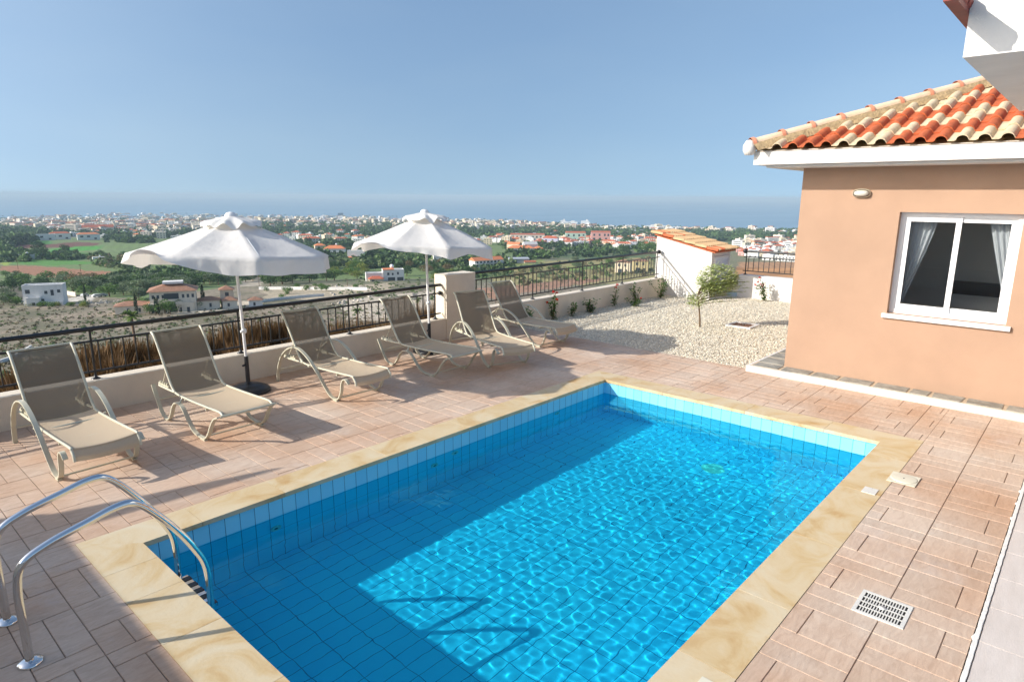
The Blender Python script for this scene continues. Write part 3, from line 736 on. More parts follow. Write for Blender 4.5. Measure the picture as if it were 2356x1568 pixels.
LA[0].location = (0.23, 1.70, 0); LA[0].rotation_euler = (0, 0, R(2))
l2 = lounger('B', 'armless sun lounger with wavy legs beside the umbrella whose black base shows', GR); l2.location = (1.53, 1.70, 0); l2.rotation_euler = (0, 0, R(1))
dup(LA[0], (3.21, 1.87, 0), R(1.5), label='sun lounger with curved arms standing third from the left in the row')
dup(l2, (4.78, 1.83, 0), R(0), label='armless sun lounger with wavy legs directly in front of the farther umbrella pole')
dup(LA[0], (5.66, 1.52, 0), R(-17), label='sun lounger with curved arms in front of the square wall pillar, turned slightly')
dup(LA[0], (7.24, 1.93, 0), R(-2), label='sun lounger with curved arms at the far end of the row beside the gravel')

def umbrella(label, x, y, rot, wind, rimz, seed, tilt=(0, 0), R0=1.32, base=True):
    t = thing('garden_umbrella', label, 'umbrella', (x, y, 0), 0, 'white umbrellas among the loungers')
    rng = random.Random(seed); apex = 2.215
    MB().tube([(0, 0, 0.42), (tilt[0]*.9, tilt[1]*.9, 2.28)], 0.019, 14).build('pole', M_pole, t)
    MB().tube([(0, 0, 0.06), (0, 0, 0.47)], [0.029, 0.026], 14).build('socket_tube', M_blackp, t)
    B = MB(); B.lathe([(0.27, 0.0), (0.275, 0.02), (0.255, 0.045), (0.22, 0.065), (0.19, 0.07), (0.17, 0.085), (0.11, 0.098), (0.05, 0.105), (0.03, 0.13), (0.0, 0.13)], (0, 0, 0), 32)
    B.build('base', M_blackp, t)
    B = MB(); B.tube([(-0.02, -0.01, 0.36), (-0.065, -0.03, 0.36)], 0.014, 8); B.build('knob', M_blackp, t)
    B = MB(); B.tube([(-0.02, 0, 0.80), (0.02, 0, 0.80)], 0.034, 12); B.lathe([(0.0, -.02), (.022, -.012), (.022, .012), (0, .02)], (-0.035, -0.02, 0.80), 10); B.build('tilt_joint', M_pole, t)
    n = 8; MX = 16; vs = []; rings = []
    ts = [0.10]+[0.10+0.90*k/12 for k in range(1, 13)]
    def rimr(phi):
        a = ((phi-rot) % (2*PI/n))-PI/n; return R0*math.cos(PI/n)/math.cos(a)
    def pos(phi, t_):
        a = ((phi-rot) % (2*PI/n))/(2*PI/n); r = rimr(phi)*t_
        z = apex-(apex-rimz)*(t_**1.04) - 0.055*math.sin(PI*a)*math.sin(PI*min(t_, 1))**.8*t_ + 0.07*math.cos(phi-wind)*t_**2
        s_ = 0.035*math.sin(PI*a)*t_
        return r*(1-s_), z
    NP = n*MX
    def lift(phi):      # how far the wind turns the valance up
        d_ = math.atan2(math.sin(phi-wind), math.cos(phi-wind)); return math.exp(-(d_/0.42)**2)
    ph = [rot+2*PI*i/NP for i in range(NP)]
    for t_ in ts:
        for p_ in ph:
            r, z = pos(p_, t_); vs.append((r*math.cos(p_)+tilt[0]*z*.4, r*math.sin(p_)+tilt[1]*z*.4, z))
    nv = 5
    wob = [(rng.uniform(3, 9), rng.uniform(0, 6.28), rng.uniform(.3, 1)) for _ in range(5)]
    for q in range(1, nv+1):
        f = q/nv
        for i, p_ in enumerate(ph):
            r, z = pos(p_, 1.0); a = ((p_-rot) % (2*PI/n))/(2*PI/n); lf = lift(p_)
            wv = sum(c_*math.sin(k_*p_*2+o_) for k_, o_, c_ in wob)*0.3
            cut = math.sin(PI*a)*(0.15 if seed == 1 else -0.42)
            drop = 0.185*f*(1-1.35*lf)*(0.92+cut+0.10*wv)
            out = 0.015*f+0.13*f*lf+0.022*f*math.sin(7*a*PI+2*i*0)*0.8*(0.3+abs(wv))
            r2 = r+out+0.03*f*wv*(0.3+lf); z2 = z-drop-0.02*f*wv*lf
            vs.append((r2*math.cos(p_)+tilt[0]*z*.4, r2*math.sin(p_)+tilt[1]*z*.4, z2))
    K = len(ts)+nv
    fs = [(j*NP+i, j*NP+(i+1) % NP, (j+1)*NP+(i+1) % NP, (j+1)*NP+i) for j in range(K-1) for i in range(NP)]
    MB().add(vs, fs, 0, True).build('canopy', M_cloth, t)
    vs = []; 
    for k in range(7):
        f = k/6; 
        for i, p_ in enumerate(ph):
            a = ((p_-rot) % (2*PI/n))/(2*PI/n)
            r = (0.03+0.33*f)*(1-0.03*math.sin(PI*a)*f); z = apex+0.030-0.100*f**1.2+ (0.022*f**3*math.sin(p_*11+1)+0.018*f**3*math.sin(p_*7)) + 0.028*math.sin(PI*a)*f**2 - (0.03 if k == 6 else 0)
            vs.append((r*math.cos(p_)+tilt[0]*z*.4, r*math.sin(p_)+tilt[1]*z*.4, z))
    MB().add(vs, [(j*NP+i, j*NP+(i+1) % NP, (j+1)*NP+(i+1) % NP, (j+1)*NP+i) for j in range(6) for i in range(NP)], 0, True).build('vent_cap', M_cloth, t)
    B = MB(); B.lathe([(0.07, 0), (0.068, 0.025), (0.05, 0.05), (0.02, 0.062), (0.0, 0.064)], (tilt[0]*.9, tilt[1]*.9, apex+0.012), 16); B.build('finial', M_pole, t)
    for i in range(n):
        p_ = rot+2*PI*i/n; r, z = pos(p_, 1.0)
        MB().tube([(tilt[0]*.85, tilt[1]*.85, apex-0.05), (r*.5*math.cos(p_), r*.5*math.sin(p_), pos(p_, .5)[1]-.02), (r*math.cos(p_)*.98, r*math.sin(p_)*.98, z-.012)], 0.006, 6).build('rib', M_pole, t)
        rr_, zz_ = pos(p_, .5)
        MB().tube([(tilt[0]*.7, tilt[1]*.7, 1.72), (rr_*math.cos(p_), rr_*math.sin(p_), zz_-.025)], 0.005, 6).build('strut', M_pole, t)
    return t
umbrella('large white cloth umbrella with its round black base in full view, nearer of the two', 2.36, 3.06, R(212), R(195), 1.775, 1, (-0.035, 0.03), R0=1.18)
umbrella('white cloth umbrella beside the square wall pillar, farther of the two', 5.45, 3.06, R(202), R(185), 1.73, 2, (-0.03, 0.02), R0=1.13)

# deck fittings
def fittings():
    t = thing('drain_grate', 'square white slotted drain grate set in the stamped paving', 'drain grate', (2.70, -4.38, 0))
    B = MB(); w_ = 0.285; e_ = 0.022; z1 = 0.006
    B.box(0, w_, 0, e_, -0.02, z1); B.box(0, w_, w_-e_, w_, -0.02, z1); B.box(0, e_, e_, w_-e_, -0.02, z1); B.box(w_-e_, w_, e_, w_-e_, -0.02, z1)
    inn = w_-2*e_
    for k in range(1, 4): x = e_+inn*k/4; B.box(x-.005, x+.005, e_, w_-e_, 0.002, z1-.0005)
    for k in range(1, 15): y = e_+inn*k/15; B.box(e_, w_-e_, y-.0035, y+.0035, 0.002, z1-.001)
    B.lathe([(0.022, 0), (0.022, 0.004), (0.0, 0.004)], (w_/2, w_/2, z1-.001), 12)
    B.build('grate', M_greywhite, t)
    MB().box(.004, w_-.004, .004, w_-.004, 0.0010, 0.0016).build('sump_shade', M_dark, t)  # thin black sheet painted in for the shade below the grate
    t = thing('skimmer_lid', 'cream square plastic skimmer lid with an oval centre straddling the pool edge', 'access lid', (4.98, -4.0, 0.004))
    MB().box(0, 0.26, 0, 0.225, 0, 0.006).build('lid_frame', M_plastic, t)
    MB().lathe([(0.105, 0.0), (0.105, 0.004), (0.10, 0.005), (0.0, 0.005)], (0.13, 0.112, 0.006), 30).build('round_cover', M_plastic, t)
    MB().box(0.122, 0.138, 0.108, 0.117, 0.0111, 0.0125).build('slot_shade', M_dark, t)  # flat black tab stands for the shade inside the recess
    t = thing('cover_plate', 'small white rectangular plate screwed to the pool coping', 'cover plate', (4.565, -3.78, 0.004))
    MB().box(0, 0.135, 0, 0.11, 0, 0.005).build('plate', M_greywhite, t)
    B = MB()
    for x, y in ((0.012, 0.05), (0.123, 0.05)): B.lathe([(0.004, 0), (0.004, .001), (0, .001)], (x, y, 0.0052), 8)
    B.build('screw', M_steel, t)
    t = thing('cover_plate', 'cream plate on the pool coping cut off by the bottom edge', 'cover plate', (1.26, -3.92, 0.004))
    MB().box(0, 0.26, 0, 0.24, 0, 0.006).build('plate', M_plastic, t)
    B = MB(); B.lathe([(0.105, 0.0), (0.105, 0.004), (0.0, 0.004)], (0.13, 0.12, 0.0065), 24); B.build('round_cover', M_plastic, t)
    t = thing('inspection_cover', 'small rusty metal cover in a white frame lying in the gravel', 'manhole cover', (11.05, 0.03, -0.02))
    B = MB(); 
    for a in ((-.05, .45, -.05, 0), (-.05, .45, .4, .45), (-.05, 0, 0, .4), (.4, .45, 0, .4)): B.box(*a, 0, 0.035)
    B.build('frame', M_white, t); MB().box(0, .4, 0, .4, 0, 0.02).build('plate', mat('rust', (0.24, 0.11, 0.05), 0.8, 0.35, 12), t)
fittings()

# ---------------------------------------------------------------- shed
def shed():
    t = thing('shed', 'small white rendered pump shed with sloping clay tile roof and louvred door', 'shed', (13.95, 2.25, 0))
    D_ = 1.55; W_ = 1.07; zf, zb = 1.18, 1.52
    B = MB(); B.prism([(0, -0.1), (D_, -0.1), (D_, zb), (0, zf)], 'x', 0, W_); B.build('wall', M_white, t)
    B = MB(); sl_ = (zb-zf)/D_
    up = Vector((0, 1, sl_)).normalized(); nn = Vector((0, -sl_, 1)).normalized()
    B.prism([(-0.10, zf-0.02), (D_+.05, zb+.015), (D_+.05, zb+.04), (-0.10, zf+.01)], 'x', -0.05, W_+.10, 1)
    clay_roof(B, Vector((-0.10, -0.16, zf+.0)), Vector((1, 0, 0)), up, nn, 11, 6, 0.118, 0.315, lambda P: True, lambda c_, r_: 1 if (c_ in (2, 3) and r_ == 0) or random.random() < .06 else 0, 0.034)
    B.build('roof', [mat('apricot_clay', (0.52, 0.35, 0.19), 0.75, 0.15, 9), M_tc], t)
    # louvred double door on the front
    M_l = mat('lilac_white_paint', (0.66, 0.67, 0.72), 0.5)
    for k, x0 in enumerate((0.14, 0.53)):
        B = MB(); x1 = x0+0.385; z0, z1 = 0.10, 1.02; y = -0.03
        B.box(x0, x0+.04, y, 0.002, z0, z1); B.box(x1-.04, x1, y, 0.002, z0, z1); B.box(x0+.04, x1-.04, y, 0.002, z1-.05, z1); B.box(x0+.04, x1-.04, y, 0.002, z0, z0+.05)
        z = z0+.07
        while z < z1-.06:
            B.prism([(-0.026, z), (-0.021, z-.004), (-0.003, z+.028), (-0.008, z+.032)], 'x', x0+.041, x1-.041); z += .034
        B.build('door', M_l, t)
    B = MB(); B.box(0.925, 0.96, -0.045, 0.002, 0.08, 1.05); B.box(0.10, 0.135, -0.045, .002, 0.08, 1.05); B.box(0.135, .925, -0.045, .002, 1.025, 1.05)
    B.build('door_frame', M_white, t)
shed()

# ================================================================ PLANTS OF THE GARDEN
def leaf_mat(name, c1, c2, rough=0.55):
    return mat(name, c1, rough, 0.0, 3.0, col2=c2, trans=0.25)
M_leaf = leaf_mat('rose_leaf', (0.05, 0.12, 0.025), (0.11, 0.22, 0.04))
M_olive = leaf_mat('olive_leaf', (0.34, 0.43, 0.14), (0.55, 0.60, 0.28))
M_red = mat('red_petal', (0.70, 0.03, 0.015), 0.6, trans=0.3)
def leaf(B, p, d, ln, wd, mi=0):
    """one folded leaf from p along d"""
    d = d.normalized(); s_ = d.cross(Vector((rnd(-.4, .4), rnd(-.4, .4), 1))).normalized(); n_ = s_.cross(d)
    m_ = p+d*(ln*.5)
    B.add([p, m_+s_*(wd/2)+n_*(wd*.15), p+d*ln-n_*(ln*.08), m_-s_*(wd/2)+n_*(wd*.15), m_], [(0, 1, 4), (1, 2, 4), (0, 4, 3), (4, 2, 3)], mi, True)

def small_plant(label, x, y, h, nb, spread, flowers=0, name='rose_bush', seed=0, wd=0.02, cat='shrub', group='young shrubs along the garden wall', z=-0.01):
    random.seed(100+seed)
    t = thing(name, label, cat, (x, y, z), 0, group)
    St = MB(); Lf = MB(); tips = []; spread *= 1.45; h *= 1.05
    for b in range(nb):
        a = rnd(0, 2*PI); hh = h*rnd(.55, 1.0) if b else h; sp = spread*rnd(.2, 1)
        pts = [Vector((0, 0, 0))]; 
        for k in range(1, 6):
            f = k/5; pts.append(Vector((math.cos(a)*sp*f**1.2+rnd(-.015, .015), math.sin(a)*sp*f**1.2*0.7+rnd(-.015, .015), hh*f)))
        St.tube(pts, [0.006, .005, .0045, .004, .003, .0018], 5)
        tips.append(pts[-1])
        for k in range(1, 6):
            for q in range(int(rnd(5, 9))):
                f = (k-1+rnd(0, 1))/5; i = min(int(f*5), 4); base = pts[i].lerp(pts[i+1], f*5-i)
                d = Vector((rnd(-1, 1), rnd(-1, 1), rnd(-.25, .8)))
                stem = base+d.normalized()*rnd(.01, .05)
                leaf(Lf, stem, d, rnd(.045, .08), rnd(.028, .046))
    St.build('stem', M_bark, t); Lf.build('foliage', M_leaf, t)
    for k in range(flowers):
        F = MB(); c_ = tips[k % len(tips)]+Vector((rnd(-.03, .03), rnd(-.03, .03), rnd(-.01, .04)))
        for q in range(16):
            d = Vector((rnd(-1, 1), rnd(-1, 1), rnd(-.3, 1))); leaf(F, c_, d, rnd(.035, .055), .034)
        F.build('flower', M_red, t)
    return t
small_plant('low leafy shrub half hidden behind the farthest sun lounger', 8.35, 3.42, 0.32, 5, 0.14, seed=1)
small_plant('tall narrow shrub with orange red flower spike against the garden wall', 9.13, 3.40, 0.52, 6, 0.08, 4, seed=2)
small_plant('thin sparse shrub just right of the shrub with the flower spike', 9.72, 3.36, 0.26, 4, 0.14, seed=3)
small_plant('low dark green shrub by the wall, third right of the flower spike shrub', 10.35, 3.32, 0.26, 7, 0.18, seed=4)
small_plant('spindly shrub with a few red leaves in the middle of the garden wall', 11.45, 3.42, 0.44, 3, 0.12, 2, seed=5)
small_plant('drooping small shrub with one red bloom beside the spindly one', 11.8, 3.10, 0.18, 4, 0.22, 1, seed=6)
small_plant('upright green shrub second from the shed along the wall', 12.35, 3.38, 0.44, 5, 0.14, seed=7)
small_plant('wider airy shrub nearest the shed in the wall corner', 13.3, 3.25, 0.50, 8, 0.34, seed=8)
small_plant('shrub with several red blooms against the far white wall', 14.72, 1.15, 0.52, 7, 0.24, 6, name='hibiscus_bush', seed=9, group='shrubs by the far wall')
small_plant('pale shrub tip peeping out beside the peach house corner', 14.7, 0.35, 0.30, 4, 0.12, 0, seed=10, group='shrubs by the far wall')

def olive_tree():
    random.seed(42)
    t = thing('olive_tree', 'young olive tree blown sideways by the wind in the gravel', 'tree', (10.56, 0.81, -0.02))
    Tr = MB(); tr = smooth_path([(0, 0, 0), (-.015, .01, .2), (-.04, .03, .42), (-.08, .05, .62), (-.06, .03, .78)], 4)
    Tr.tube(tr, [0.019-0.009*i/(len(tr)-1) for i in range(len(tr))], 8)
    wd_ = Vector((0.67, -0.66, 0.05)).normalized()
    Lf = MB()
    for b in range(44):
        z0 = rnd(.42, .80); i = min(int((z0/.80)*(len(tr)-1)), len(tr)-1); p = tr[i].copy()
        up = rnd(.1, .55) if b > 6 else rnd(-.2, .1); ln = rnd(.35, 1.05) if b > 6 else rnd(.15, .3)
        side = Vector((rnd(-.22, .22), rnd(-.22, .22), 0)); d = Vector((0, 0, 1))*up*1.4+wd_*rnd(.0, .35)+side
        if b <= 6: d = -wd_*.8+Vector((rnd(-.3, .3), rnd(-.3, .3), rnd(-.3, .3)))
        pts = [p]; q = p.copy(); n_ = 7
        for k in range(n_):
            f = (k+1)/n_; d = d*(.72)+(wd_*rnd(.7, 1.1)+Vector((0, 0, rnd(-.12, .10))))*.30 if b > 6 else d
            q = q+d.normalized()*(ln/n_); pts.append(q.copy())
        Tr.tube(pts, [0.005-0.0036*k/n_ for k in range(n_+1)], 4)
        for k in range(int(ln*62)):
            f = rnd(.12, 1)*n_; i = min(int(f), n_-1); base = pts[i].lerp(pts[i+1], f-i)
            dd = (pts[i+1]-pts[i]).normalized()+Vector((rnd(-.55, .55), rnd(-.55, .55), rnd(-.5, .5)))
            if b > 6: dd += wd_*.5
            leaf(Lf, base, dd, rnd(.05, .09), rnd(.014, .022))
    for k in range(3000):      # the dense wind-combed body of the crown
        a, e_, rr_ = rnd(0, 2*PI), math.asin(rnd(-1, 1)), rnd(.25, 1)**.5
        c_ = Vector((-.06, .03, .92))+wd_*.30
        p = c_+wd_*(.44*rr_*math.cos(a)*math.cos(e_))+Vector((.7, .72, 0))*(.22*rr_*math.sin(a)*math.cos(e_))+Vector((0, 0, .33*rr_*math.sin(e_)))
        if math.sin(p.x*19+p.z*23)*math.sin(p.y*17-p.z*31) < -.35: continue
        leaf(Lf, p, wd_*.9+Vector((rnd(-.5, .5), rnd(-.5, .5), rnd(-.45, .75))), rnd(.06, .10), rnd(.018, .028))
    for k in range(420):       # ragged lower windward tuft
        p = Vector((-.10, .06, .55))+Vector((rnd(-.16, .16), rnd(-.14, .14), rnd(-.13, .13)))
        leaf(Lf, p, Vector((rnd(-1, 1), rnd(-1, 1), rnd(-.6, .8))), rnd(.04, .08), rnd(.012, .02))
    Tr.build('trunk', M_bark, t); Lf.build('crown', M_olive, t)
olive_tree()

# ================================================================ LANDSCAPE
TD = [0, 9, 13, 17, 30, 60, 120, 218, 350, 525, 1000, 1800, 2500, 2800, 2950, 3300, 9000]
TZ = [3.0, 3.05, 3.6, 5.2, 9.6, 16.6, 27.0, 37.6, 44.6, 53.5, 66, 84.5, 96, 98.5, 101.5, 106, 130]
SEA = 2.5-100.5
def terrain_z(x, y):
    dx = x-CAM.x; dy = y-CAM.y; d = np.hypot(dx, dy); az = np.degrees(np.arctan2(dy, dx))
    k = np.interp(az, [20, 30, 40, 55, 82], [1.40, 1.34, 1.22, 1.10, 1.0])
    z = 2.5-np.interp(d*k, TD, TZ)
    amp = np.clip((d-25)/400, 0, 1)
    z = z+amp*(1.1*np.sin(x/61+1)*np.sin(y/47)+0.8*np.sin(x/139+y/97)+1.5*np.sin(x/310-y/260))*np.clip((2600/np.maximum(d, 1)-1), 0, 1)
    near = np.clip((80-d)/40, 0, 1)
    z = z+near*(0.16*np.sin(x/2.1+y/3.3)*np.sin(y/1.7-1)+0.1*np.sin(x/.9)*np.sin(y/1.1+x/2))*np.clip((d-6)/10, 0, 1)
    # the bare building plot behind the back wall
    w_ = np.clip((30.5-az)/3, 0, 1); w_ = w_*w_*(3-2*w_); w_ = w_*np.clip((38-d)/9, 0, 1)
    zp = -0.15-0.010*np.maximum(d-16, 0)+0.10*np.sin(x/1.7)*np.sin(y/1.3)
    return z*(1-w_)+zp*w_
def ground(u, v, dmax=6000):
    """where the sight line through (u, v) meets the landscape"""
    D = ray(u, v); D = D/math.hypot(D.x, D.y)
    d = np.concatenate([np.linspace(14, 400, 1200), np.linspace(400, 4200, 2600)])
    z = CAM.z+D.z*d; g = terrain_z(CAM.x+D.x*d, CAM.y+D.y*d)
    hit = np.nonzero(z < g)[0]
    i = hit[0] if len(hit) else len(d)-1
    return Vector((CAM.x+D.x*d[i], CAM.y+D.y*d[i], float(g[i]))), float(d[i])
def gz(x, y): return float(terrain_z(np.array([x]), np.array([y]))[0])
def inpoly(px, py, poly):
    n = len(poly); c = np.zeros(px.shape, bool); j = n-1
    for i in range(n):
        xi, yi = poly[i]; xj, yj = poly[j]
        c ^= ((yi > py) != (yj > py)) & (px < (xj-xi)*(py-yi)/(yj-yi+1e-12)+xi); j = i
    return c
def world_poly(pts): return [tuple(ground(u, v)[0][:2]) for u, v in pts]

SOIL = (0.27, 0.215, 0.15); DRY = (0.13, 0.12, 0.065); GREEN = (0.085, 0.20, 0.025); PLOUGH = (0.30, 0.14, 0.07); RED = (0.14, 0.045, 0.03)
FIELDS = [  # colour, outline measured on the ground
    ((0.13, 0.19, 0.055), [(0, 548), (700, 548), (1200, 560), (1200, 640), (600, 646), (330, 690), (0, 664)]),
    ((0.06, 0.22, 0.03), [(31, 555), (113, 553.5), (120, 561), (31, 563)]),
    (RED, [(31, 563), (125, 561), (170, 556.5), (236, 559), (215, 566), (150, 569), (60, 571.5), (31, 572)]),
    ((0.05, 0.27, 0.015), [(115, 573), (172, 567), (236, 566), (225, 574), (172, 578), (112, 580)]),
    ((0.13, 0.20, 0.05), [(236, 566), (330, 560), (340, 566), (236, 574)]),
    ((0.08, 0.20, 0.035), [(172, 580), (225, 582), (215, 592), (172, 590)]),
    ((0.07, 0.22, 0.02), [(30, 604), (60, 598), (140, 597), (182, 600), (225, 604), (190, 608), (120, 611), (60, 608), (20, 606)]),
    ((0.26, 0.34, 0.04), [(0, 603), (24, 604), (20, 609), (0, 610)]),
    (PLOUGH, [(0, 611), (60, 611), (140, 615), (205, 623), (285, 627), (296, 635), (270, 642), (200, 640), (110, 637), (60, 630), (0, 622)]),
    ((0.30, 0.29, 0.26), [(135, 636.5), (240, 641.5), (300, 648), (240, 646), (135, 640.5)]),
    ((0.10, 0.09, 0.06), [(0, 655), (60, 660), (120, 680), (60, 690), (0, 690)]),
    ((0.55, 0.50, 0.42), [(40, 690), (75, 684), (140, 690), (195, 676), (240, 680), (200, 692), (140, 700), (70, 702)]),
    ((0.55, 0.47, 0.34), [(285, 697), (345, 720), (420, 722), (520, 714), (610, 700), (590, 690), (420, 708), (340, 700)]),
    ((0.42, 0.36, 0.27), [(560, 600), (590, 600), (598, 640), (610, 656), (540, 660), (572, 640)]),
    ((0.40, 0.33, 0.22), [(600, 660), (830, 655), (900, 650), (900, 668), (720, 690), (610, 685)]),
    ((0.30, 0.26, 0.10), [(1130, 610), (1500, 590), (1510, 640), (1130, 665)]),
    ((0.20, 0.24, 0.06), [(1110, 600), (1250, 596), (1250, 612), (1110, 618)]),
    ((0.10, 0.26, 0.03), [(870, 598), (965, 593), (985, 603), (880, 611)]),
    ((0.52, 0.44, 0.33), [(790, 690), (1010, 668), (1030, 700), (900, 740), (800, 735)]),
    ((0.36, 0.19, 0.11), [(1095, 665), (1290, 642), (1400, 640), (1330, 655), (1130, 690)]),
    ((0.42, 0.22, 0.10), [(1700, 603), (1840, 603), (1840, 640), (1700, 640)]),
    ((0.32, 0.22, 0.13), [(1230, 558), (1330, 552), (1420, 556), (1300, 565)]),
    ((0.25, 0.17, 0.09), [(640, 514), (740, 512), (800, 516), (660, 520)]),
    ((0.25, 0.15, 0.08), [(1010, 520), (1100, 516), (1100, 524), (1010, 528)]),
    ((0.10, 0.26, 0.04), [(560, 545), (760, 552), (860, 548), (760, 540)]),
    ((0.20, 0.30, 0.06), [(1300, 615), (1420, 606), (1420, 614), (1310, 624)]),
]
def landscape():
    naz, nr = 900, 520
    az = np.radians(np.concatenate([np.linspace(-60, 2, 60), np.linspace(2.2, 92, naz), np.linspace(93, 180, 60)]))
    rr = np.exp(np.linspace(math.log(7.0), math.log(3600), nr))
    A, Rr = np.meshgrid(az, rr); X = CAM.x+Rr*np.cos(A); Y = CAM.y+Rr*np.sin(A); Z = terrain_z(X, Y)
    C = np.zeros(X.shape+(3,))
    def nz(s, o): return (np.sin(X/s+o)*np.sin(Y/(s*.83)+1.7*o)+np.sin((X+Y)/(s*1.7)+o*2)*np.sin((X-Y)/(s*1.3)-o))/2
    mixv = np.clip(0.5+0.8*nz(9, 1)+0.6*nz(3.1, 2)+.5*nz(31, 3), 0, 1)[..., None]
    C[:] = np.array(SOIL)*(1-mixv)+np.array(DRY)*mixv
    far = np.clip((Rr-330)/200, 0, 1)[..., None]
    fm = np.clip(.5+.8*nz(60, 4)+.5*nz(23, 5), 0, 1)[..., None]
    C = C*(1-far)+(np.array((0.20, 0.18, 0.10))*(1-fm)+np.array((0.09, 0.14, 0.045))*fm)*far
    for col, pts in FIELDS:
        poly = world_poly(pts)
        jx = X+np.sin(Y/5.1)*.8*np.minimum(Rr/150, 2); jy = Y+np.sin(X/4.3)*.8*np.minimum(Rr/150, 2)
        m = inpoly(jx, jy, poly)
        row = 1+0.08*np.sin((X*.5-Y*.9)/1.3)
        C[m] = (np.array(col)[None]*row[m][:, None])
    idx = np.arange(X.size).reshape(X.shape)
    F = np.stack([idx[:-1, :-1], idx[:-1, 1:], idx[1:, 1:], idx[1:, :-1]], -1).reshape(-1, 4)
    cx = X.ravel()[F].mean(1); cy_ = Y.ravel()[F].mean(1)
    keep = ~((cx > -11) & (cx < 15.1) & (cy_ > -12) & (cy_ < 3.65))
    F = F[keep]
    V = np.stack([X, Y, Z], -1).reshape(-1, 3)
    me = bpy.data.meshes.new('hillside')
    me.vertices.add(len(V)); me.vertices.foreach_set('co', V.astype('f').ravel())
    me.loops.add(F.size); me.loops.foreach_set('vertex_index', F.ravel().astype('i'))
    me.polygons.add(len(F)); me.polygons.foreach_set('loop_start', np.arange(0, F.size, 4, dtype='i'))
    me.update(calc_edges=True)
    ca = me.color_attributes.new('tint', 'FLOAT_COLOR', 'POINT')
    ca.data.foreach_set('color', np.concatenate([C.reshape(-1, 3), np.ones((X.size, 1))], 1).astype('f').ravel())
    me.polygons.foreach_set('use_smooth', [True]*len(me.polygons))
    m = mat('open_land', (1, 1, 1), 0.95, 0.42, 0.55, attr='tint', detail=9, bump=1.0, bscale=1.6)
    me.materials.append(m); link('hillside', me, kind='structure')
    # sea
    B = MB(); B.add([(CAM.x-4000, CAM.y-4000, SEA), (60000, CAM.y-4000, SEA), (60000, 60000, SEA), (CAM.x-4000, 60000, SEA)], [(0, 1, 2, 3)])
    ms = bpy.data.materials.new('sea_water'); ms.use_nodes = True; n = ms.node_tree.nodes; l = ms.node_tree.links; p = n['Principled BSDF']
    p.inputs['Base Color'].default_value = (0.19, 0.31, 0.40, 1); p.inputs['Roughness'].default_value = 0.38; p.inputs['IOR'].default_value = 1.333
    tc = n.new('ShaderNodeTexCoord'); mp = n.new('ShaderNodeMapping'); mp.inputs['Scale'].default_value = (0.0011, 0.0035, 1); mp.inputs['Rotation'].default_value = (0, 0, R(40))
    l.new(tc.outputs['Object'], mp.inputs[0]); t = n.new('ShaderNodeTexNoise'); t.inputs['Scale'].default_value = 1; t.inputs['Detail'].default_value = 6; l.new(mp.outputs[0], t.inputs['Vector'])
    r = n.new('ShaderNodeMapRange'); r.inputs['To Min'].default_value = 0.25; r.inputs['To Max'].default_value = 0.55; l.new(t.outputs[0], r.inputs['Value']); l.new(r.outputs[0], p.inputs['Roughness'])
    B.build('sea', ms, kind='structure')
landscape()

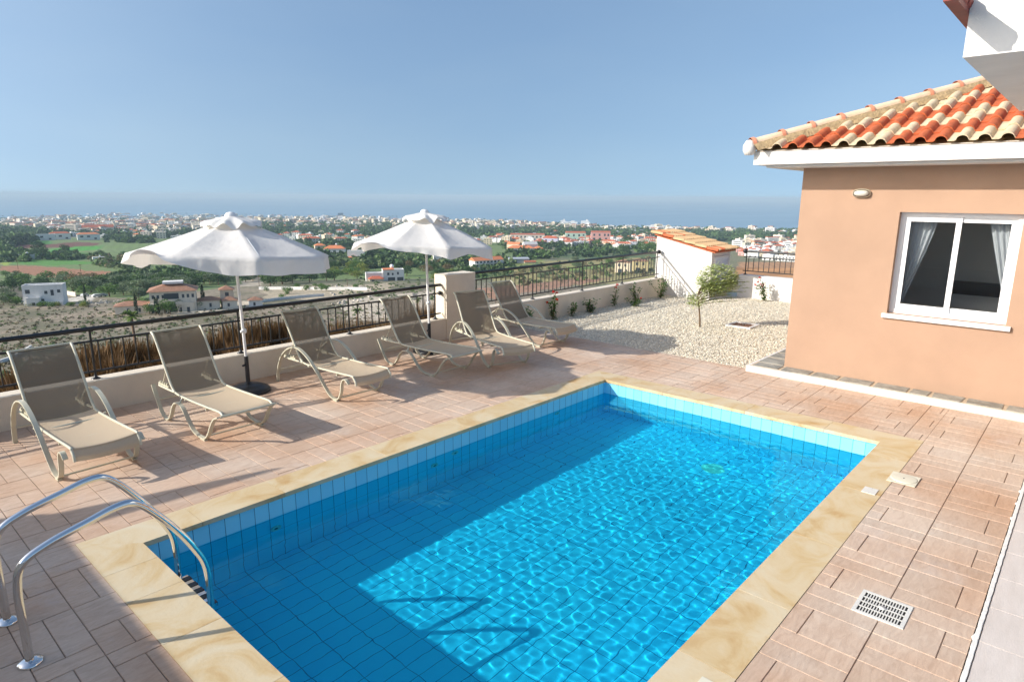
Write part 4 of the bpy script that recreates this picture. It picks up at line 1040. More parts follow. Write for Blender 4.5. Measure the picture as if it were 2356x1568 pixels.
# ---------------------------------------------------------------- trees of the valley
def crown_mesh(name, kind, seed):
    rng = random.Random(seed); B = MB()
    def q(c, s_, col):
        n_ = Vector((rng.gauss(0, 1), rng.gauss(0, 1), rng.gauss(0, 1))).normalized(); a = n_.orthogonal().normalized(); b = n_.cross(a)
        th = rng.uniform(0, 6.3); a2 = a*math.cos(th)+b*math.sin(th); b2 = n_.cross(a2)
        B.add([c+a2*s_, c+b2*s_*.7, c-a2*s_, c-b2*s_*.7], [(0, 1, 2, 3)], 0, False, (col,)*3)
    if kind == 'cypress':
        for i in range(420):
            h = rng.random(); r = 0.10*math.sin(PI*min(h*.92+.08, 1))**.6*rng.uniform(.6, 1.05); a = rng.uniform(0, 2*PI)
            q(Vector((r*math.cos(a), r*math.sin(a), .06+h*.94)), .035, rng.uniform(.75, 1.2))
    elif kind == 'palm':
        for k in range(26):
            a = rng.uniform(0, 2*PI); el = rng.uniform(-.5, 1.2); d = Vector((math.cos(a)*math.cos(el), math.sin(a)*math.cos(el), math.sin(el))); p = Vector((0, 0, .72)); ln = rng.uniform(.20, .27)
            prev = p
            for j in range(7):
                f = (j+1)/7; d2 = (d+Vector((0, 0, -f*f*1.0))).normalized(); nx_ = prev+d2*(ln/7)
                s_ = d2.cross(Vector((0, 0, 1))); s_ = (s_.normalized() if s_.length > .01 else Vector((1, 0, 0)))*0.035*math.sin(PI*(f*.8+.15))
                B.add([prev, nx_, nx_+s_-Vector((0, 0, .015)), prev+s_-Vector((0, 0, .015))], [(0, 1, 2, 3)], 0, False, (rng.uniform(.8, 1.25),)*3)
                B.add([prev, nx_, nx_-s_-Vector((0, 0, .015)), prev-s_-Vector((0, 0, .015))], [(3, 2, 1, 0)], 0, False, (rng.uniform(.8, 1.25),)*3)
                prev = nx_
    else:
        nl = {'round': 7, 'olive': 8, 'bush': 6}[kind]; lobes = []
        for i in range(nl):
            a = 2*PI*i/nl+rng.uniform(-.4, .4); r = rng.uniform(.14, .36); z = rng.uniform(.36, .72) if kind != 'bush' else rng.uniform(.15, .5)
            lobes.append((Vector((r*math.cos(a), r*math.sin(a), z)), rng.uniform(.16, .27)))
        lobes.append((Vector((0, 0, .70 if kind != 'bush' else .5)), .27)); lobes.append((Vector((0, 0, .5 if kind != 'bush' else .3)), .30))
        for c, r in lobes:
            for i in range(85):
                v_ = Vector((rng.gauss(0, 1), rng.gauss(0, 1), rng.gauss(0, 1))).normalized()*r*rng.uniform(.72, 1.12); v_.z *= .85
                p = c+v_
                if p.z < 0.05: continue
                q(p, rng.uniform(.026, .052), rng.uniform(.65, 1.3))
    me_o = B.build(name, [], None); me = me_o.data; bpy.data.objects.remove(me_o); return me
def tree_mat(name, c): return _tm(name, c)
def _tm(name, c):
    if name in MATS: return MATS[name]
    m = bpy.data.materials.new(name); m.use_nodes = True; MATS[name] = m; n = m.node_tree.nodes; l = m.node_tree.links; p = n['Principled BSDF']; p.inputs['Roughness'].default_value = 0.75
    p.inputs['Specular IOR Level'].default_value = 0.25
    a = n.new('ShaderNodeAttribute'); a.attribute_name = 'tint'; mx = n.new('ShaderNodeMix'); mx.data_type = 'RGBA'; mx.blend_type = 'MULTIPLY'; mx.inputs[0].default_value = 1
    mx.inputs[7].default_value = (*c, 1); l.new(a.outputs['Color'], mx.inputs[6]); l.new(mx.outputs[2], p.inputs['Base Color'])
    tr = n.new('ShaderNodeBsdfTranslucent'); l.new(mx.outputs[2], tr.inputs[0]); ms = n.new('ShaderNodeMixShader'); ms.inputs[0].default_value = 0.2
    l.new(p.outputs[0], ms.inputs[1]); l.new(tr.outputs[0], ms.inputs[2]); l.new(ms.outputs[0], n['Material Output'].inputs[0])
    return m
TREECOL = {'olive': (0.17, 0.22, 0.12), 'dark': (0.055, 0.11, 0.035), 'mid': (0.11, 0.20, 0.045), 'yellow': (0.22, 0.26, 0.05), 'cypress': (0.03, 0.06, 0.025), 'palm': (0.12, 0.18, 0.04), 'brown': (0.20, 0.15, 0.07)}
_trunk = MB().tube([(0, 0, -.03), (.01, 0, .2), (-.015, .01, .42), (0, 0, .55)], [.035, .028, .022, .012], 7)
_to = _trunk.build('trunk', M_bark); TRUNK = _to.data; bpy.data.objects.remove(_to)
_pt = MB().tube([(0, 0, -.03), (.01, 0, .25), (-.005, 0, .5), (0, 0, .74)], [.035, .028, .026, .024], 8)
_po = _pt.build('trunk', mat('palm_bark', (0.20, 0.12, 0.07), .95, .4, 30)); PTRUNK = _po.data; bpy.data.objects.remove(_po)
CR = {}
def crown_for(shape, colname, i):
    k = (shape, colname, i)
    if k not in CR:
        base = crown_mesh('crown', shape, {'round': 10, 'olive': 20, 'bush': 30, 'cypress': 40, 'palm': 50}[shape]+i) if (shape, i) not in CR else CR[(shape, i)].copy()
        CR[(shape, i)] = base; me = base.copy(); me.materials.append(tree_mat('foliage_'+colname, TREECOL[colname])); CR[k] = me
    return CR[k]
NTREE = [0]
KIND = {'olive': ('olive_tree', 'tree'), 'round': ('broadleaf_tree', 'tree'), 'bush': ('shrub', 'shrub'), 'cypress': ('cypress_tree', 'tree'), 'palm': ('palm_tree', 'palm')}
def tree(p, h, shape, colname, label, group=None, wide=1.0):
    nm, cat = KIND[shape]; NTREE[0] += 1
    t = thing(nm, label, cat, (p.x, p.y, p.z), rnd(0, 6.28), group); t.scale = (h*wide, h*wide, h)
    link('crown', crown_for(shape, colname, NTREE[0] % 3), t); link('trunk', PTRUNK if shape == 'palm' else TRUNK, t)
    return t
def grove(poly, n, h, shapes, label, group, wide=1.2):
    h *= 1.2
    us = [a for a, b in poly]; vs_ = [b for a, b in poly]; k = 0; tries = 0
    while k < n and tries < n*30:
        tries += 1; u, v = rnd(min(us), max(us)), rnd(min(vs_), max(vs_))
        if not bool(inpoly(np.array([u]), np.array([v]), poly)[0]): continue
        p, d = ground(u, v); sh, cn = random.choice(shapes)
        tree(p, h*rnd(.65, 1.25), sh, cn, label, group, wide*rnd(.85, 1.2)); k += 1
random.seed(77)
# single trees one can point at
def at(u, v): return ground(u, v)[0]
def hpx(u, vb, vt):
    p = at(u, vb); return (vb-vt)*(p-CAM).dot(fw)/FPX
tree(at(311, 795), hpx(311, 795, 697), 'palm', 'palm', 'lone palm with thick brown trunk just beyond the railing, left of the first umbrella pole', wide=1.1)
tree(at(601, 758), hpx(601, 758, 725), 'palm', 'palm', 'small bright palm seen between railing bars right of the first umbrella pole', wide=1.2)
tree(at(823, 745), hpx(823, 745, 702), 'palm', 'palm', 'small palm with spreading fronds between the third and fourth loungers', wide=1.5)
tree(at(962, 715), hpx(962, 715, 682), 'palm', 'palm', 'small palm just left of the wall pillar behind the farther umbrella pole', wide=1.2)
tree(at(90, 586), 17, 'round', 'dark', 'tall dark tree standing over the little house with the water tank at left', wide=.8)
tree(at(99, 592), 12, 'round', 'dark', 'dark tree right beside the tall dark tree at left', wide=1.1)
tree(at(150, 583), 11, 'round', 'dark', 'dark round tree at the corner of the bright green field', wide=.9)
tree(at(146, 640), 7, 'bush', 'mid', 'single round green bush at the edge of the ploughed field', wide=1.6)
tree(at(187, 659), 9, 'round', 'brown', 'large brownish green bush below the ploughed field', wide=2.0)
tree(at(213, 650), 8, 'bush', 'dark', 'dark bush with yellow top beside the large brownish one', wide=2.2)
tree(at(232, 594), 9, 'round', 'dark', 'dark tree shading the tiny white shed in the left fields', wide=1.3)
tree(at(640, 640), 14, 'round', 'dark', 'tall dark clump tree in the middle of the orchard between the umbrellas', wide=1.4)
tree(at(622, 660), 8, 'round', 'dark', 'dark tree beside the sandy road between the umbrellas', wide=1.2)
for u, v, h in ((197, 694, 7), (315, 725, 7.5), (360, 722, 6), (365, 724, 6), (469, 710, 9)):
    tree(at(u, v), h, 'cypress', 'cypress', 'narrow dark cypress planted around the large villa', 'cypresses by the large villa', wide=.8)
for u, v, h in ((380, 722, 5.5), (392, 722, 5), (330, 712, 5), (408, 716, 5), (425, 712, 6.5), (440, 712, 6), (452, 712, 4), (490, 708, 4.5), (300, 712, 5), (345, 722, 4), (505, 702, 3)):
    tree(at(u, v), h, 'round', 'mid' if h < 6 else 'dark', 'leafy garden tree in front of the large villa', 'garden trees of the large villa', wide=1.2)
grove([(0, 630), (60, 632), (125, 650), (120, 668), (60, 672), (0, 676)], 20, 5.6, [('round', 'dark'), ('bush', 'dark'), ('round', 'mid')], 'dark tree in the clump above the white cube house', 'dark trees above the white cube house')
grove([(130, 655), (330, 652), (575, 628), (600, 640), (560, 655), (360, 668), (330, 690), (240, 682), (140, 672)], 120, 5.2, [('olive', 'olive'), ('olive', 'olive'), ('round', 'mid'), ('olive', 'dark')], 'grey green olive tree in the grove behind the large villa', 'olive grove behind the large villa', 1.5)
grove([(0, 672), (60, 676), (40, 700), (0, 705)], 10, 4.0, [('olive', 'olive'), ('bush', 'mid')], 'grey green olive tree at the left edge below the white cube house', 'olives at the left edge')
grove([(600, 612), (770, 612), (775, 650), (600, 657)], 44, 6.5, [('round', 'dark'), ('olive', 'dark'), ('round', 'mid'), ('olive', 'olive')], 'dark orchard tree on the slope between the two umbrellas', 'orchard between the umbrellas', 1.3)
grove([(760, 620), (845, 612), (850, 640), (770, 645)], 14, 5.5, [('round', 'mid'), ('round', 'yellow'), ('bush', 'yellow')], 'yellowish green fruit tree left of the white house with red tiles', 'fruit trees by the white house', 1.3)
grove([(930, 606), (1000, 600), (1110, 612), (1100, 640), (1000, 650), (935, 640)], 26, 5.5, [('round', 'mid'), ('olive', 'dark'), ('bush', 'yellow'), ('round', 'brown')], 'green tree on the slope right of the white house with red tiles', 'trees right of the white house', 1.3)
grove([(1170, 615), (1500, 585), (1510, 612), (1420, 622), (1250, 640)], 22, 4.5, [('olive', 'olive'), ('olive', 'mid'), ('bush', 'olive')], 'grey green tree in the scrub behind the right railing', 'scrub trees behind the right railing', 1.6)
grove([(1370, 560), (1440, 556), (1520, 566), (1510, 585), (1420, 582), (1370, 576)], 11, 12, [('round', 'dark'), ('round', 'mid')], 'big dark tree above the right railing in front of the town', 'big trees above the right railing', 1.3)
grove([(600, 668), (720, 660), (850, 655), (850, 664), (720, 672), (640, 690)], 17, 2.6, [('round', 'mid'), ('bush', 'mid')], 'small young tree beside the long white boundary wall', 'young trees by the boundary wall', 1.2)
grove([(60, 703), (150, 700), (290, 704), (280, 708), (100, 708)], 12, 2.4, [('bush', 'mid'), ('bush', 'yellow')], 'low green bush in the row on the bare land', 'row of bushes on the bare land', 1.4)

# far woodland, scrub: stuff
def scatter(name, n, region, size, cols, quads, seed, kind='stuff', flat=.8, minmax=None):
    rng = np.random.default_rng(seed); P = []; Sz = []; Cc = []
    random.seed(seed)
    for (poly, cnt, s0, s1, cidx) in region:
        us = [a for a, b in poly]; vs_ = [b for a, b in poly]; k = 0; tr_ = 0
        while k < cnt and tr_ < cnt*40:
            tr_ += 1
            u, v = rnd(min(us), max(us)), rnd(min(vs_), max(vs_))
            if not bool(inpoly(np.array([u]), np.array([v]), poly)[0]): continue
            # clumps: belts of trees with gaps
            if s1 > 3 and (math.sin(u/17+v*.9)*math.sin(v/3.1-u/41)+math.sin(u/7.3)*.4) < -0.25: continue
            p, d = ground(u, v); P.append(p[:]); Sz.append(rnd(s0, s1)); Cc.append(cols[random.choice(cidx)]); k += 1
    P = np.array(P); Sz = np.array(Sz); Cc = np.array(Cc); N = len(P)
    v_ = rng.normal(size=(N, quads, 3)); v_ /= np.linalg.norm(v_, axis=2, keepdims=True); v_[..., 2] = np.abs(v_[..., 2])*1.0
    c = P[:, None]+v_*Sz[:, None, None]*np.array([.62, .62, flat])*rng.uniform(.7, 1.1, (N, quads, 1))
    a = rng.normal(size=(N, quads, 3)); a /= np.linalg.norm(a, axis=2, keepdims=True); b = np.cross(a, rng.normal(size=(N, quads, 3))); b /= np.linalg.norm(b, axis=2, keepdims=True)
    s_ = (Sz[:, None]*rng.uniform(.16, .32, (N, quads)))[..., None]
    V = np.stack([c+a*s_, c+b*s_, c-a*s_, c-b*s_], 2).reshape(-1, 3)
    F = np.arange(len(V)).reshape(-1, 4)
    col = np.repeat(Cc[:, None], quads, 1)*rng.uniform(.65, 1.3, (N, quads, 1)); col = np.concatenate([col.reshape(-1, 3), np.ones((N*quads, 1))], 1)
    return link(name, np_mesh(name, V, F, col, _tm('wild_foliage', (1, 1, 1))), kind=kind)
WC = [(0.055, 0.105, 0.042), (0.10, 0.17, 0.05), (0.15, 0.20, 0.085), (0.22, 0.19, 0.10), (0.34, 0.17, 0.05), (0.19, 0.10, 0.035), (0.14, 0.12, 0.07)]
coast = [(0, 500), (200, 494), (420, 492), (560, 496), (760, 499), (900, 499), (1100, 505), (1300, 515), (1500, 523), (1700, 528), (1850, 532)]
scatter('woodland', 0, [
    (coast+[(1850, 560), (1500, 552), (1200, 548), (900, 545), (560, 548), (0, 545)], 5200, 6, 11, [0, 0, 1]),
    ([(0, 505), (420, 496), (560, 500), (560, 532), (0, 534)], 1500, 5, 9, [0, 0, 1]),
    ([(560, 505), (1500, 530), (1850, 535), (1850, 552), (1400, 545), (1000, 535), (560, 530)], 2400, 6, 12, [0, 1, 1]),
    ([(1640, 530), (1850, 530), (1850, 553), (1640, 550)], 900, 7, 12, [0, 1, 1]),
    ([(0, 520), (90, 522), (105, 540), (60, 562), (0, 575)], 240, 9, 15, [0, 0, 1]),
    ([(240, 545), (340, 545), (360, 560), (245, 558)], 110, 6, 9, [0, 1]),
    ([(0, 560), (30, 575), (110, 588), (120, 596), (60, 603), (0, 603)], 90, 5, 9, [0, 1, 1]),
    ([(120, 582), (170, 583), (190, 597), (130, 600)], 60, 4, 7, [0, 1]),
    ([(200, 590), (330, 590), (340, 625), (220, 612)], 110, 3, 6, [1, 2, 3]),
    ([(620, 560), (860, 555), (1000, 572), (870, 596), (740, 600), (620, 600)], 420, 5, 9, [0, 0, 1]),
    ([(740, 590), (1100, 585), (1180, 600), (1180, 612), (860, 618), (740, 612)], 240, 4, 7, [0, 1, 2]),
    ([(1150, 560), (1500, 560), (1500, 585), (1180, 600)], 240, 5, 9, [0, 1]),
    ([(1000, 600), (1180, 600), (1180, 640), (1000, 645)], 120, 3, 5, [0, 1, 2]),
    ([(1180, 610), (1520, 590), (1520, 630), (1180, 660)], 190, 1.5, 3.5, [1, 2, 3]),
    ([(360, 625), (560, 612), (590, 626), (350, 640)], 120, 4, 6, [0, 1]),
    ([(240, 640), (330, 620), (340, 655), (260, 655)], 70, 3, 5, [0, 1, 2]),
], None, WC, 26, 21)
scatter('scrub', 0, [
    ([(0, 690), (300, 705), (620, 700), (900, 690), (900, 760), (500, 800), (0, 880)], 2600, .15, .95, [1, 2, 6, 6, 3]),
    ([(780, 640), (1100, 640), (1100, 690), (780, 690)], 260, .6, 1.8, [1, 2, 2]),
    ([(1100, 650), (1520, 630), (1520, 660), (1100, 700)], 160, .3, 1.0, [1, 2, 3]),
], None, WC, 16, 22, flat=.55)

def dry_grass():
    """feathery brown grass clumps on the bank just below the railing"""
    rng = np.random.default_rng(9); V = []; F = []; C = []
    clumps = []
    for u, v, y in ((30, 868, 5.6), (80, 866, 5.8), (130, 846, 6.0), (165, 828, 6.2), (200, 806, 6.5), (240, 800, 6.8), (285, 797, 7.0), (325, 794, 7.0), (365, 796, 6.8), (410, 800, 6.8), (450, 786, 7.0), (495, 780, 7.2), (535, 757, 7.4), (580, 748, 7.7), (620, 744, 7.8), (655, 748, 7.8), (690, 762, 7.4),
                  (735, 764, 7.4), (775, 752, 7.8), (815, 748, 8.0), (855, 742, 8.0), (895, 737, 8.2), (935, 722, 8.4), (965, 710, 8.6), (995, 704, 8.8), (1025, 704, 8.8), (1150, 700, 7.6), (60, 880, 5.2), (250, 830, 5.6), (400, 815, 5.8), (560, 790, 6.2), (700, 772, 6.4), (850, 755, 6.8)):
        D = ray(u, v); t_ = (y-CAM.y)/D.y; x = CAM.x+D.x*t_; top = CAM.z+D.z*t_
        clumps.append((x, y, top-gz(x, y)+.14, .58))
    for (x, y, hgt, rad) in clumps:
        n = int(4200*rad*max(hgt, .5))
        for i in range(n):
            a = rng.uniform(0, 6.28); r = rad*math.sqrt(rng.random()); px, py = x+r*math.cos(a), y+r*math.sin(a)*.8
            z0 = gz(px, py) if i % 12 == 0 else z0
            top = hgt*(1-.60*(r/rad)**2)*rng.uniform(.72, 1.03); w_ = rng.uniform(.008, .018); lx, ly = rng.normal(0, .13), rng.normal(0, .13); th = rng.uniform(0, 3.1); o = len(V)
            cx, cy2 = math.cos(th)*w_, math.sin(th)*w_
            V += [(px-cx, py-cy2, z0-.05), (px+cx, py+cy2, z0-.05), (px+lx*.4+cx*1.6, py+ly*.4+cy2*1.6, z0+top*.6), (px+lx*.4-cx*1.6, py+ly*.4-cy2*1.6, z0+top*.6), (px+lx, py+ly, z0+top)]
            k = rng.uniform(.6, 1.3); F += [(o, o+1, o+2, o+3), (o+3, o+2, o+4, o+4)]; C += [k, k]
    F3 = []; C3 = []
    for f, k in zip(F, C):
        F3.append(f[:3]); C3.append(k)
        if f[2] != f[3] and len(set(f)) == 4: F3.append((f[0], f[2], f[3])); C3.append(k)
    C3 = np.array(C3)[:, None]*np.array([[0.165, 0.095, 0.04]])
    link('dry_grass', np_mesh('dry_grass', np.array(V), np.array(F3), np.concatenate([C3, np.ones((len(C3), 1))], 1), _tm('dry_stalks', (1, 1, 1))), kind='stuff')
dry_grass()

def rocks():
    rng = random.Random(4); B = MB()
    def rock(p, s_):
        vs = []; 
        for (x, y, z) in ((1, 0, 0), (.3, .9, 0), (-.8, .6, 0), (-.8, -.6, 0), (.3, -.9, 0), (0, 0, .8), (0.1, 0, -.5)):
            vs.append(Vector((x*rng.uniform(.7, 1.3), y*rng.uniform(.7, 1.3), z*rng.uniform(.6, 1.2)))*s_+p)
        k = rng.uniform(.8, 1.15)
        B.add(vs, [(0, 1, 5), (1, 2, 5), (2, 3, 5), (3, 4, 5), (4, 0, 5), (1, 0, 6), (2, 1, 6), (3, 2, 6), (4, 3, 6), (0, 4, 6)], 0, False, (.50*k, .44*k, .36*k))
    for (u0, u1, v0, v1, n, s0, s1) in ((0, 620, 715, 860, 650, .05, .22), (640, 1000, 672, 735, 260, .1, .5), (760, 860, 655, 700, 60, .4, 1.2), (150, 300, 690, 700, 50, .3, .8), (1100, 1500, 640, 680, 80, .15, .5)):
        for i in range(n):
            p, d = ground(rng.uniform(u0, u1), rng.uniform(v0, v1)); rock(p, rng.uniform(s0, s1))
    B.build('loose_rocks', [mat('limestone', (1, 1, 1), .95, .1, 3, attr='tint')], kind='stuff')
rocks()

# ================================================================ BUILDINGS OF THE VALLEY
WALLC = {'white': (0.72, 0.71, 0.68), 'cream': (0.70, 0.60, 0.44), 'sand': (0.60, 0.50, 0.36), 'pink': (0.66, 0.36, 0.32), 'mint': (0.45, 0.62, 0.50), 'yellow': (0.70, 0.58, 0.30), 'grey': (0.40, 0.42, 0.45), 'peach': (0.72, 0.48, 0.33), 'stone': (0.72, 0.64, 0.52), 'brick': (0.35, 0.09, 0.05), 'lilac': (0.56, 0.55, 0.68)}
def wmat(c): return mat('wall_'+c, WALLC[c], .9, .08, .8)
M_rt = mat('red_roof_tiles', (0.50, 0.13, 0.06), .8, .25, 2.0)
M_ot = mat('orange_roof_tiles', (0.66, 0.22, 0.09), .8, .2, 2.0)
M_bt = mat('brown_roof_tiles', (0.32, 0.165, 0.10), .8, .25, 1.2, bump=.5, bscale=3)
M_slab = mat('roof_slab', (0.55, 0.54, 0.52), .9, .15, 1)
M_win = mat('far_window', (0.05, 0.065, 0.08), .25)
M_tank = mat('white_tank', (0.80, 0.80, 0.80), .4)
ROOFM = {'red': M_rt, 'orange': M_ot, 'brown': M_bt, 'slab': M_slab, 'grey': mat('metal_roof', (0.42, 0.45, 0.48), .5)}

def facing(p): return math.atan2(CAM.y-p.y, CAM.x-p.x)+PI/2
def block(t, x0, x1, y0, y1, z0, z1, col, roof=None, rc='slab', rh=1.6, ov=.35, wins=()):
    """a box of walls with its own roof; wins: (face, a, z, w, h) with face f/l/r (front, left, right)"""
    B = MB(); B.box(x0, x1, y0, y1, z0, z1); B.build('wall', wmat(col), t)
    if roof == 'hip':
        B = MB(); a, b, c, d = x0-ov, x1+ov, y0-ov, y1+ov; m = min(b-a, d-c)/2*.98
        B.add([(a, c, z1), (b, c, z1), (b, d, z1), (a, d, z1), (a+m, c+m, z1+rh), (b-m, c+m, z1+rh), (b-m, d-m, z1+rh), (a+m, d-m, z1+rh)],
              [(0, 1, 5, 4), (1, 2, 6, 5), (2, 3, 7, 6), (3, 0, 4, 7), (4, 5, 6, 7), (3, 2, 1, 0)]); B.build('roof', ROOFM[rc], t)
    elif roof == 'gable':
        B = MB(); B.prism([(y0-ov, z1), (y1+ov, z1), ((y0+y1)/2, z1+rh)], 'x', x0-ov, x1+ov); B.build('roof', ROOFM[rc], t)
    elif roof == 'mono':
        B = MB(); B.prism([(y0-ov, z1), (y1+ov, z1+rh*.6), (y1+ov, z1+rh*.6+.25), (y0-ov, z1+.25)], 'x', x0-ov, x1+ov); B.build('roof', ROOFM[rc], t)
    elif roof == 'flat':
        B = MB(); p = .22
        B.box(x0-.05, x1+.05, y0-.05, y0+p, z1, z1+.55); B.box(x0-.05, x1+.05, y1-p, y1+.05, z1, z1+.55); B.box(x0-.05, x0+p, y0+p, y1-p, z1, z1+.55); B.box(x1-p, x1+.05, y0+p, y1-p, z1, z1+.55)
        B.build('parapet', wmat(col), t)
    for wdef in wins:
        f, a, z, ww, hh = wdef[:5]; B = MB()
        if f == 'f': B.box(a-ww/2, a+ww/2, y0-.04, y0+.05, z, z+hh)
        elif f == 'l': B.box(x0-.04, x0+.05, a-ww/2, a+ww/2, z, z+hh)
        else: B.box(x1-.05, x1+.04, a-ww/2, a+ww/2, z, z+hh)
        B.build('window', M_win, t)
def tank(t, x, y, z, r=.8):
    B = MB(); B.lathe([(0, -r), (r*.7, -r*.72), (r, 0), (r*.7, r*.72), (0, r)], (x, y, z+r+.3), 10); B.lathe([(.08, 0), (.08, .5)], (x, y, z), 6); B.build('water_tank', M_tank, t)
def bt(name, label, cat, u, v, turn=0, group=None):
    p, d = ground(u, v); t = thing(name, label, cat, (p.x, p.y, p.z), facing(p)+R(turn), group)
    dep = (p-CAM).dot(fw); return t, dep/FPX

# -- the large villa with its wings (numbers are photograph pixels, turned into metres by k)
t, k = bt('large_villa', 'large cream villa with brown tiled roofs, portico and low wings beyond the railing', 'villa', 402, 716, -4)
def bk(x0, x1, y0, y1, z0, z1, *a, wins=(), **kw):
    block(t, x0*k, x1*k, y0*k, y1*k, z0*k, z1*k, *a, wins=[(f, q*k, z*k, w_*k, h_*k) for f, q, z, w_, h_ in wins], **kw)
bk(-47, 47, -10, 60, -8, 48, 'stone', 'hip', 'brown', rh=15*k, ov=.8, wins=[('f', q, 32, 5, 8) for q in (-40, -30, -20, 21, 31, 41)]+[('f', -3, 30, 30, 13)]+[('r', 10, 30, 5, 8), ('r', 30, 30, 5, 8)])
block(t, -20*k, 22*k, 10*k, 40*k, 62*k, 67*k, 'white')
bk(-50, 42, -18, -10.3, -8, 22, 'stone', wins=[('f', q, -2, 6, 13) for q in (-42, -31, -14, 16, 30)]+[('f', 1, -4, 20, 18)])
B = MB(); B.box(-24*k, 20*k, -22*k, -18.05*k, 18*k, 24*k)
for x in (-22, -13, 9, 18): B.box((x-1.2)*k, (x+1.2)*k, -21.5*k, -19.3*k, -8*k, 18*k)
B.build('portico', wmat('stone'), t)
bk(-118, -50.5, 0, 45, -8, 18, 'stone', 'hip', 'brown', rh=8*k, ov=.5, wins=[('f', -70, 3, 5, 9), ('f', -92, 3, 5, 9)])
bk(47.5, 96, 4, 40, -8, 20, 'stone', 'hip', 'brown', rh=8*k, ov=.5, wins=[('f', 76, 5, 5, 9)])
bk(98, 128, 30, 62, -2, 40, 'cream', 'hip', 'brown', rh=9*k, ov=.5, wins=[('f', 113, 25, 8, 9)])
bk(102, 134, 2, 29, -6, 18, 'stone', 'hip', 'brown', rh=8*k, ov=.5, wins=[('f', 115, 4, 5, 8)])
bk(160, 190, 6, 34, -4, 15, 'white', 'hip', 'brown', rh=7*k, ov=.5, wins=[('f', 172, 2, 5, 8)])
# -- white cube house
t, k = bt('white_cube_house', 'bright white flat-roofed cube house with terrace at the far left beyond the railing', 'house', 104, 702, -14)
bk(-40, 38, 0, 36, -6, 44, 'white', 'flat', wins=[('f', -30, 28, 9, 9), ('f', 5, 26, 6, 7), ('f', 17, 22, 6, 13), ('f', 30, 28, 6, 7), ('l', 18, 4, 16, 10), ('f', -4, 8, 8, 7)])
bk(-31, -6, -14, -0.2, -6, 17, 'white', 'flat', wins=[('f', -18, 3, 6, 6)])
bk(-5.5, 38, -12, -0.2, -6, 6, 'white', 'flat', wins=[('f', 8, 1, 5, 4), ('f', 20, 0, 5, 5), ('f', 30, 1, 5, 4)])
bk(-29, -25, 4, 8, 44, 50, 'white')
block(t, -60*k, -41*k, -18*k, -16.5*k, -6*k, 0, 'white')
bk(39, 80, 22, 24, -8, 2, 'stone')
# -- white house with red tiles
t, k = bt('white_house', 'white two storey house with red tiled porch and round water tank left of the pillar', 'house', 896, 646, 6)
bk(-14, 34, 0, 28, -3, 24, 'white', 'flat', wins=[('f', -2, 13, 5, 6), ('f', 8, 13, 4, 5), ('f', 20, 14, 4, 6), ('f', 5, -1, 16, 9), ('f', 25, -1, 14, 9)])
block(t, -13*k, 10*k, -1*k, 14*k, 25*k, 25.5*k, 'white', 'mono', 'orange', rh=3*k)
bk(-52, -14.5, 2, 26, -3, 17, 'white', 'flat', wins=[('f', -24, 3, 5, 6)])
bk(-46, -15, -14, 1.5, -3, 7, 'cream', 'hip', 'red', rh=6*k, ov=.6, wins=[('f', -38, -1, 6, 6)])
tank(t, 8*k, 14*k, 26*k, 5*k)
# -- long orange roofed block
t, k = bt('apartment_building', 'long two storey block with orange tiled roof and balconies below the farther umbrella', 'building', 1118, 614, 34)
bk(-30, 48, 0, 24, -3, 15, 'white', 'gable', 'orange', rh=7*k, ov=.6, wins=[('f', -24+q*10, 9, 6, 4.5) for q in range(7)]+[('f', -24+q*10, 1, 6, 5) for q in range(7)])
B = MB(); B.box(-29*k, 48*k, -4*k, -.05*k, 7*k, 8*k)
for q in range(9): B.box((-29+q*9.5)*k, (-28.2+q*9.5)*k, -4*k, -3.4*k, -3*k, 13*k)
B.build('balcony', wmat('white'), t)
t, k = bt('white_house', 'plain white house partly hidden under the right edge of the farther umbrella', 'house', 1020, 606, 8)
bk(-22, 18, 0, 20, -3, 17, 'white', 'flat', wins=[('f', -10, 3, 5, 6), ('f', 8, 3, 6, 6), ('f', 3, 11, 5, 4)]); bk(-34, -22.4, 4, 18, -3, 8, 'cream', wins=[('f', -28, 0, 6, 5)])
t, k = bt('villa', 'low villa with wide orange roof right of the long orange roofed block', 'villa', 1206, 578, 4)
bk(-36, 22, 0, 22, -3, 7, 'white', 'hip', 'orange', rh=6*k, ov=.8, wins=[('f', -20, 0, 6, 4), ('f', 6, 0, 9, 4)]); bk(22.4, 44, 4, 22, -3, 6, 'cream', 'hip', 'orange', rh=5*k, ov=.6); tank(t, -2*k, 8*k, 12*k, 2.4*k)
t, k = bt('farm_shed', 'long grey metal roofed shed behind the right railing', 'shed', 1196, 605, 12)
bk(-24, 22, 0, 16, -2, 9, 'grey', 'mono', 'grey', rh=4*k, ov=.4); bk(10, 36, -8, -0.3, -2, 3, 'sand', 'mono', 'red', rh=3*k)
for lab, u, v, x, c, rc in (('cream two storey house with pale tiled roof seen through the right railing', 1432, 628, -12, 'cream', 'brown'), ('yellow house right beside the cream two storey house seen through the right railing', 1473, 625, 5, 'yellow', 'brown')):
    t, k = bt('country_house', lab, 'house', u, v, x)
    bk(-18, 17, 0, 24, -3, 24, c, 'hip', rc, rh=5*k, ov=.4, wins=[('f', -8, 15, 6, 6), ('f', 6, 15, 5, 6), ('f', -6, 0, 9, 9), ('f', 8, 2, 5, 6)])
t, k = bt('terraced_house', 'mint green terraced house with red roof above the right railing', 'house', 1325, 555, 4)
bk(-24, 22, 0, 18, -3, 19, 'mint', 'mono', 'red', rh=4*k, ov=.3, wins=[('f', q, 11, 4, 5) for q in (-17, -5, 7, 17)]+[('f', q, 1, 5, 6) for q in (-17, -3, 10)])
t, k = bt('terraced_house', 'pink terraced house with red roof next to the mint green one', 'house', 1382, 554, 4)
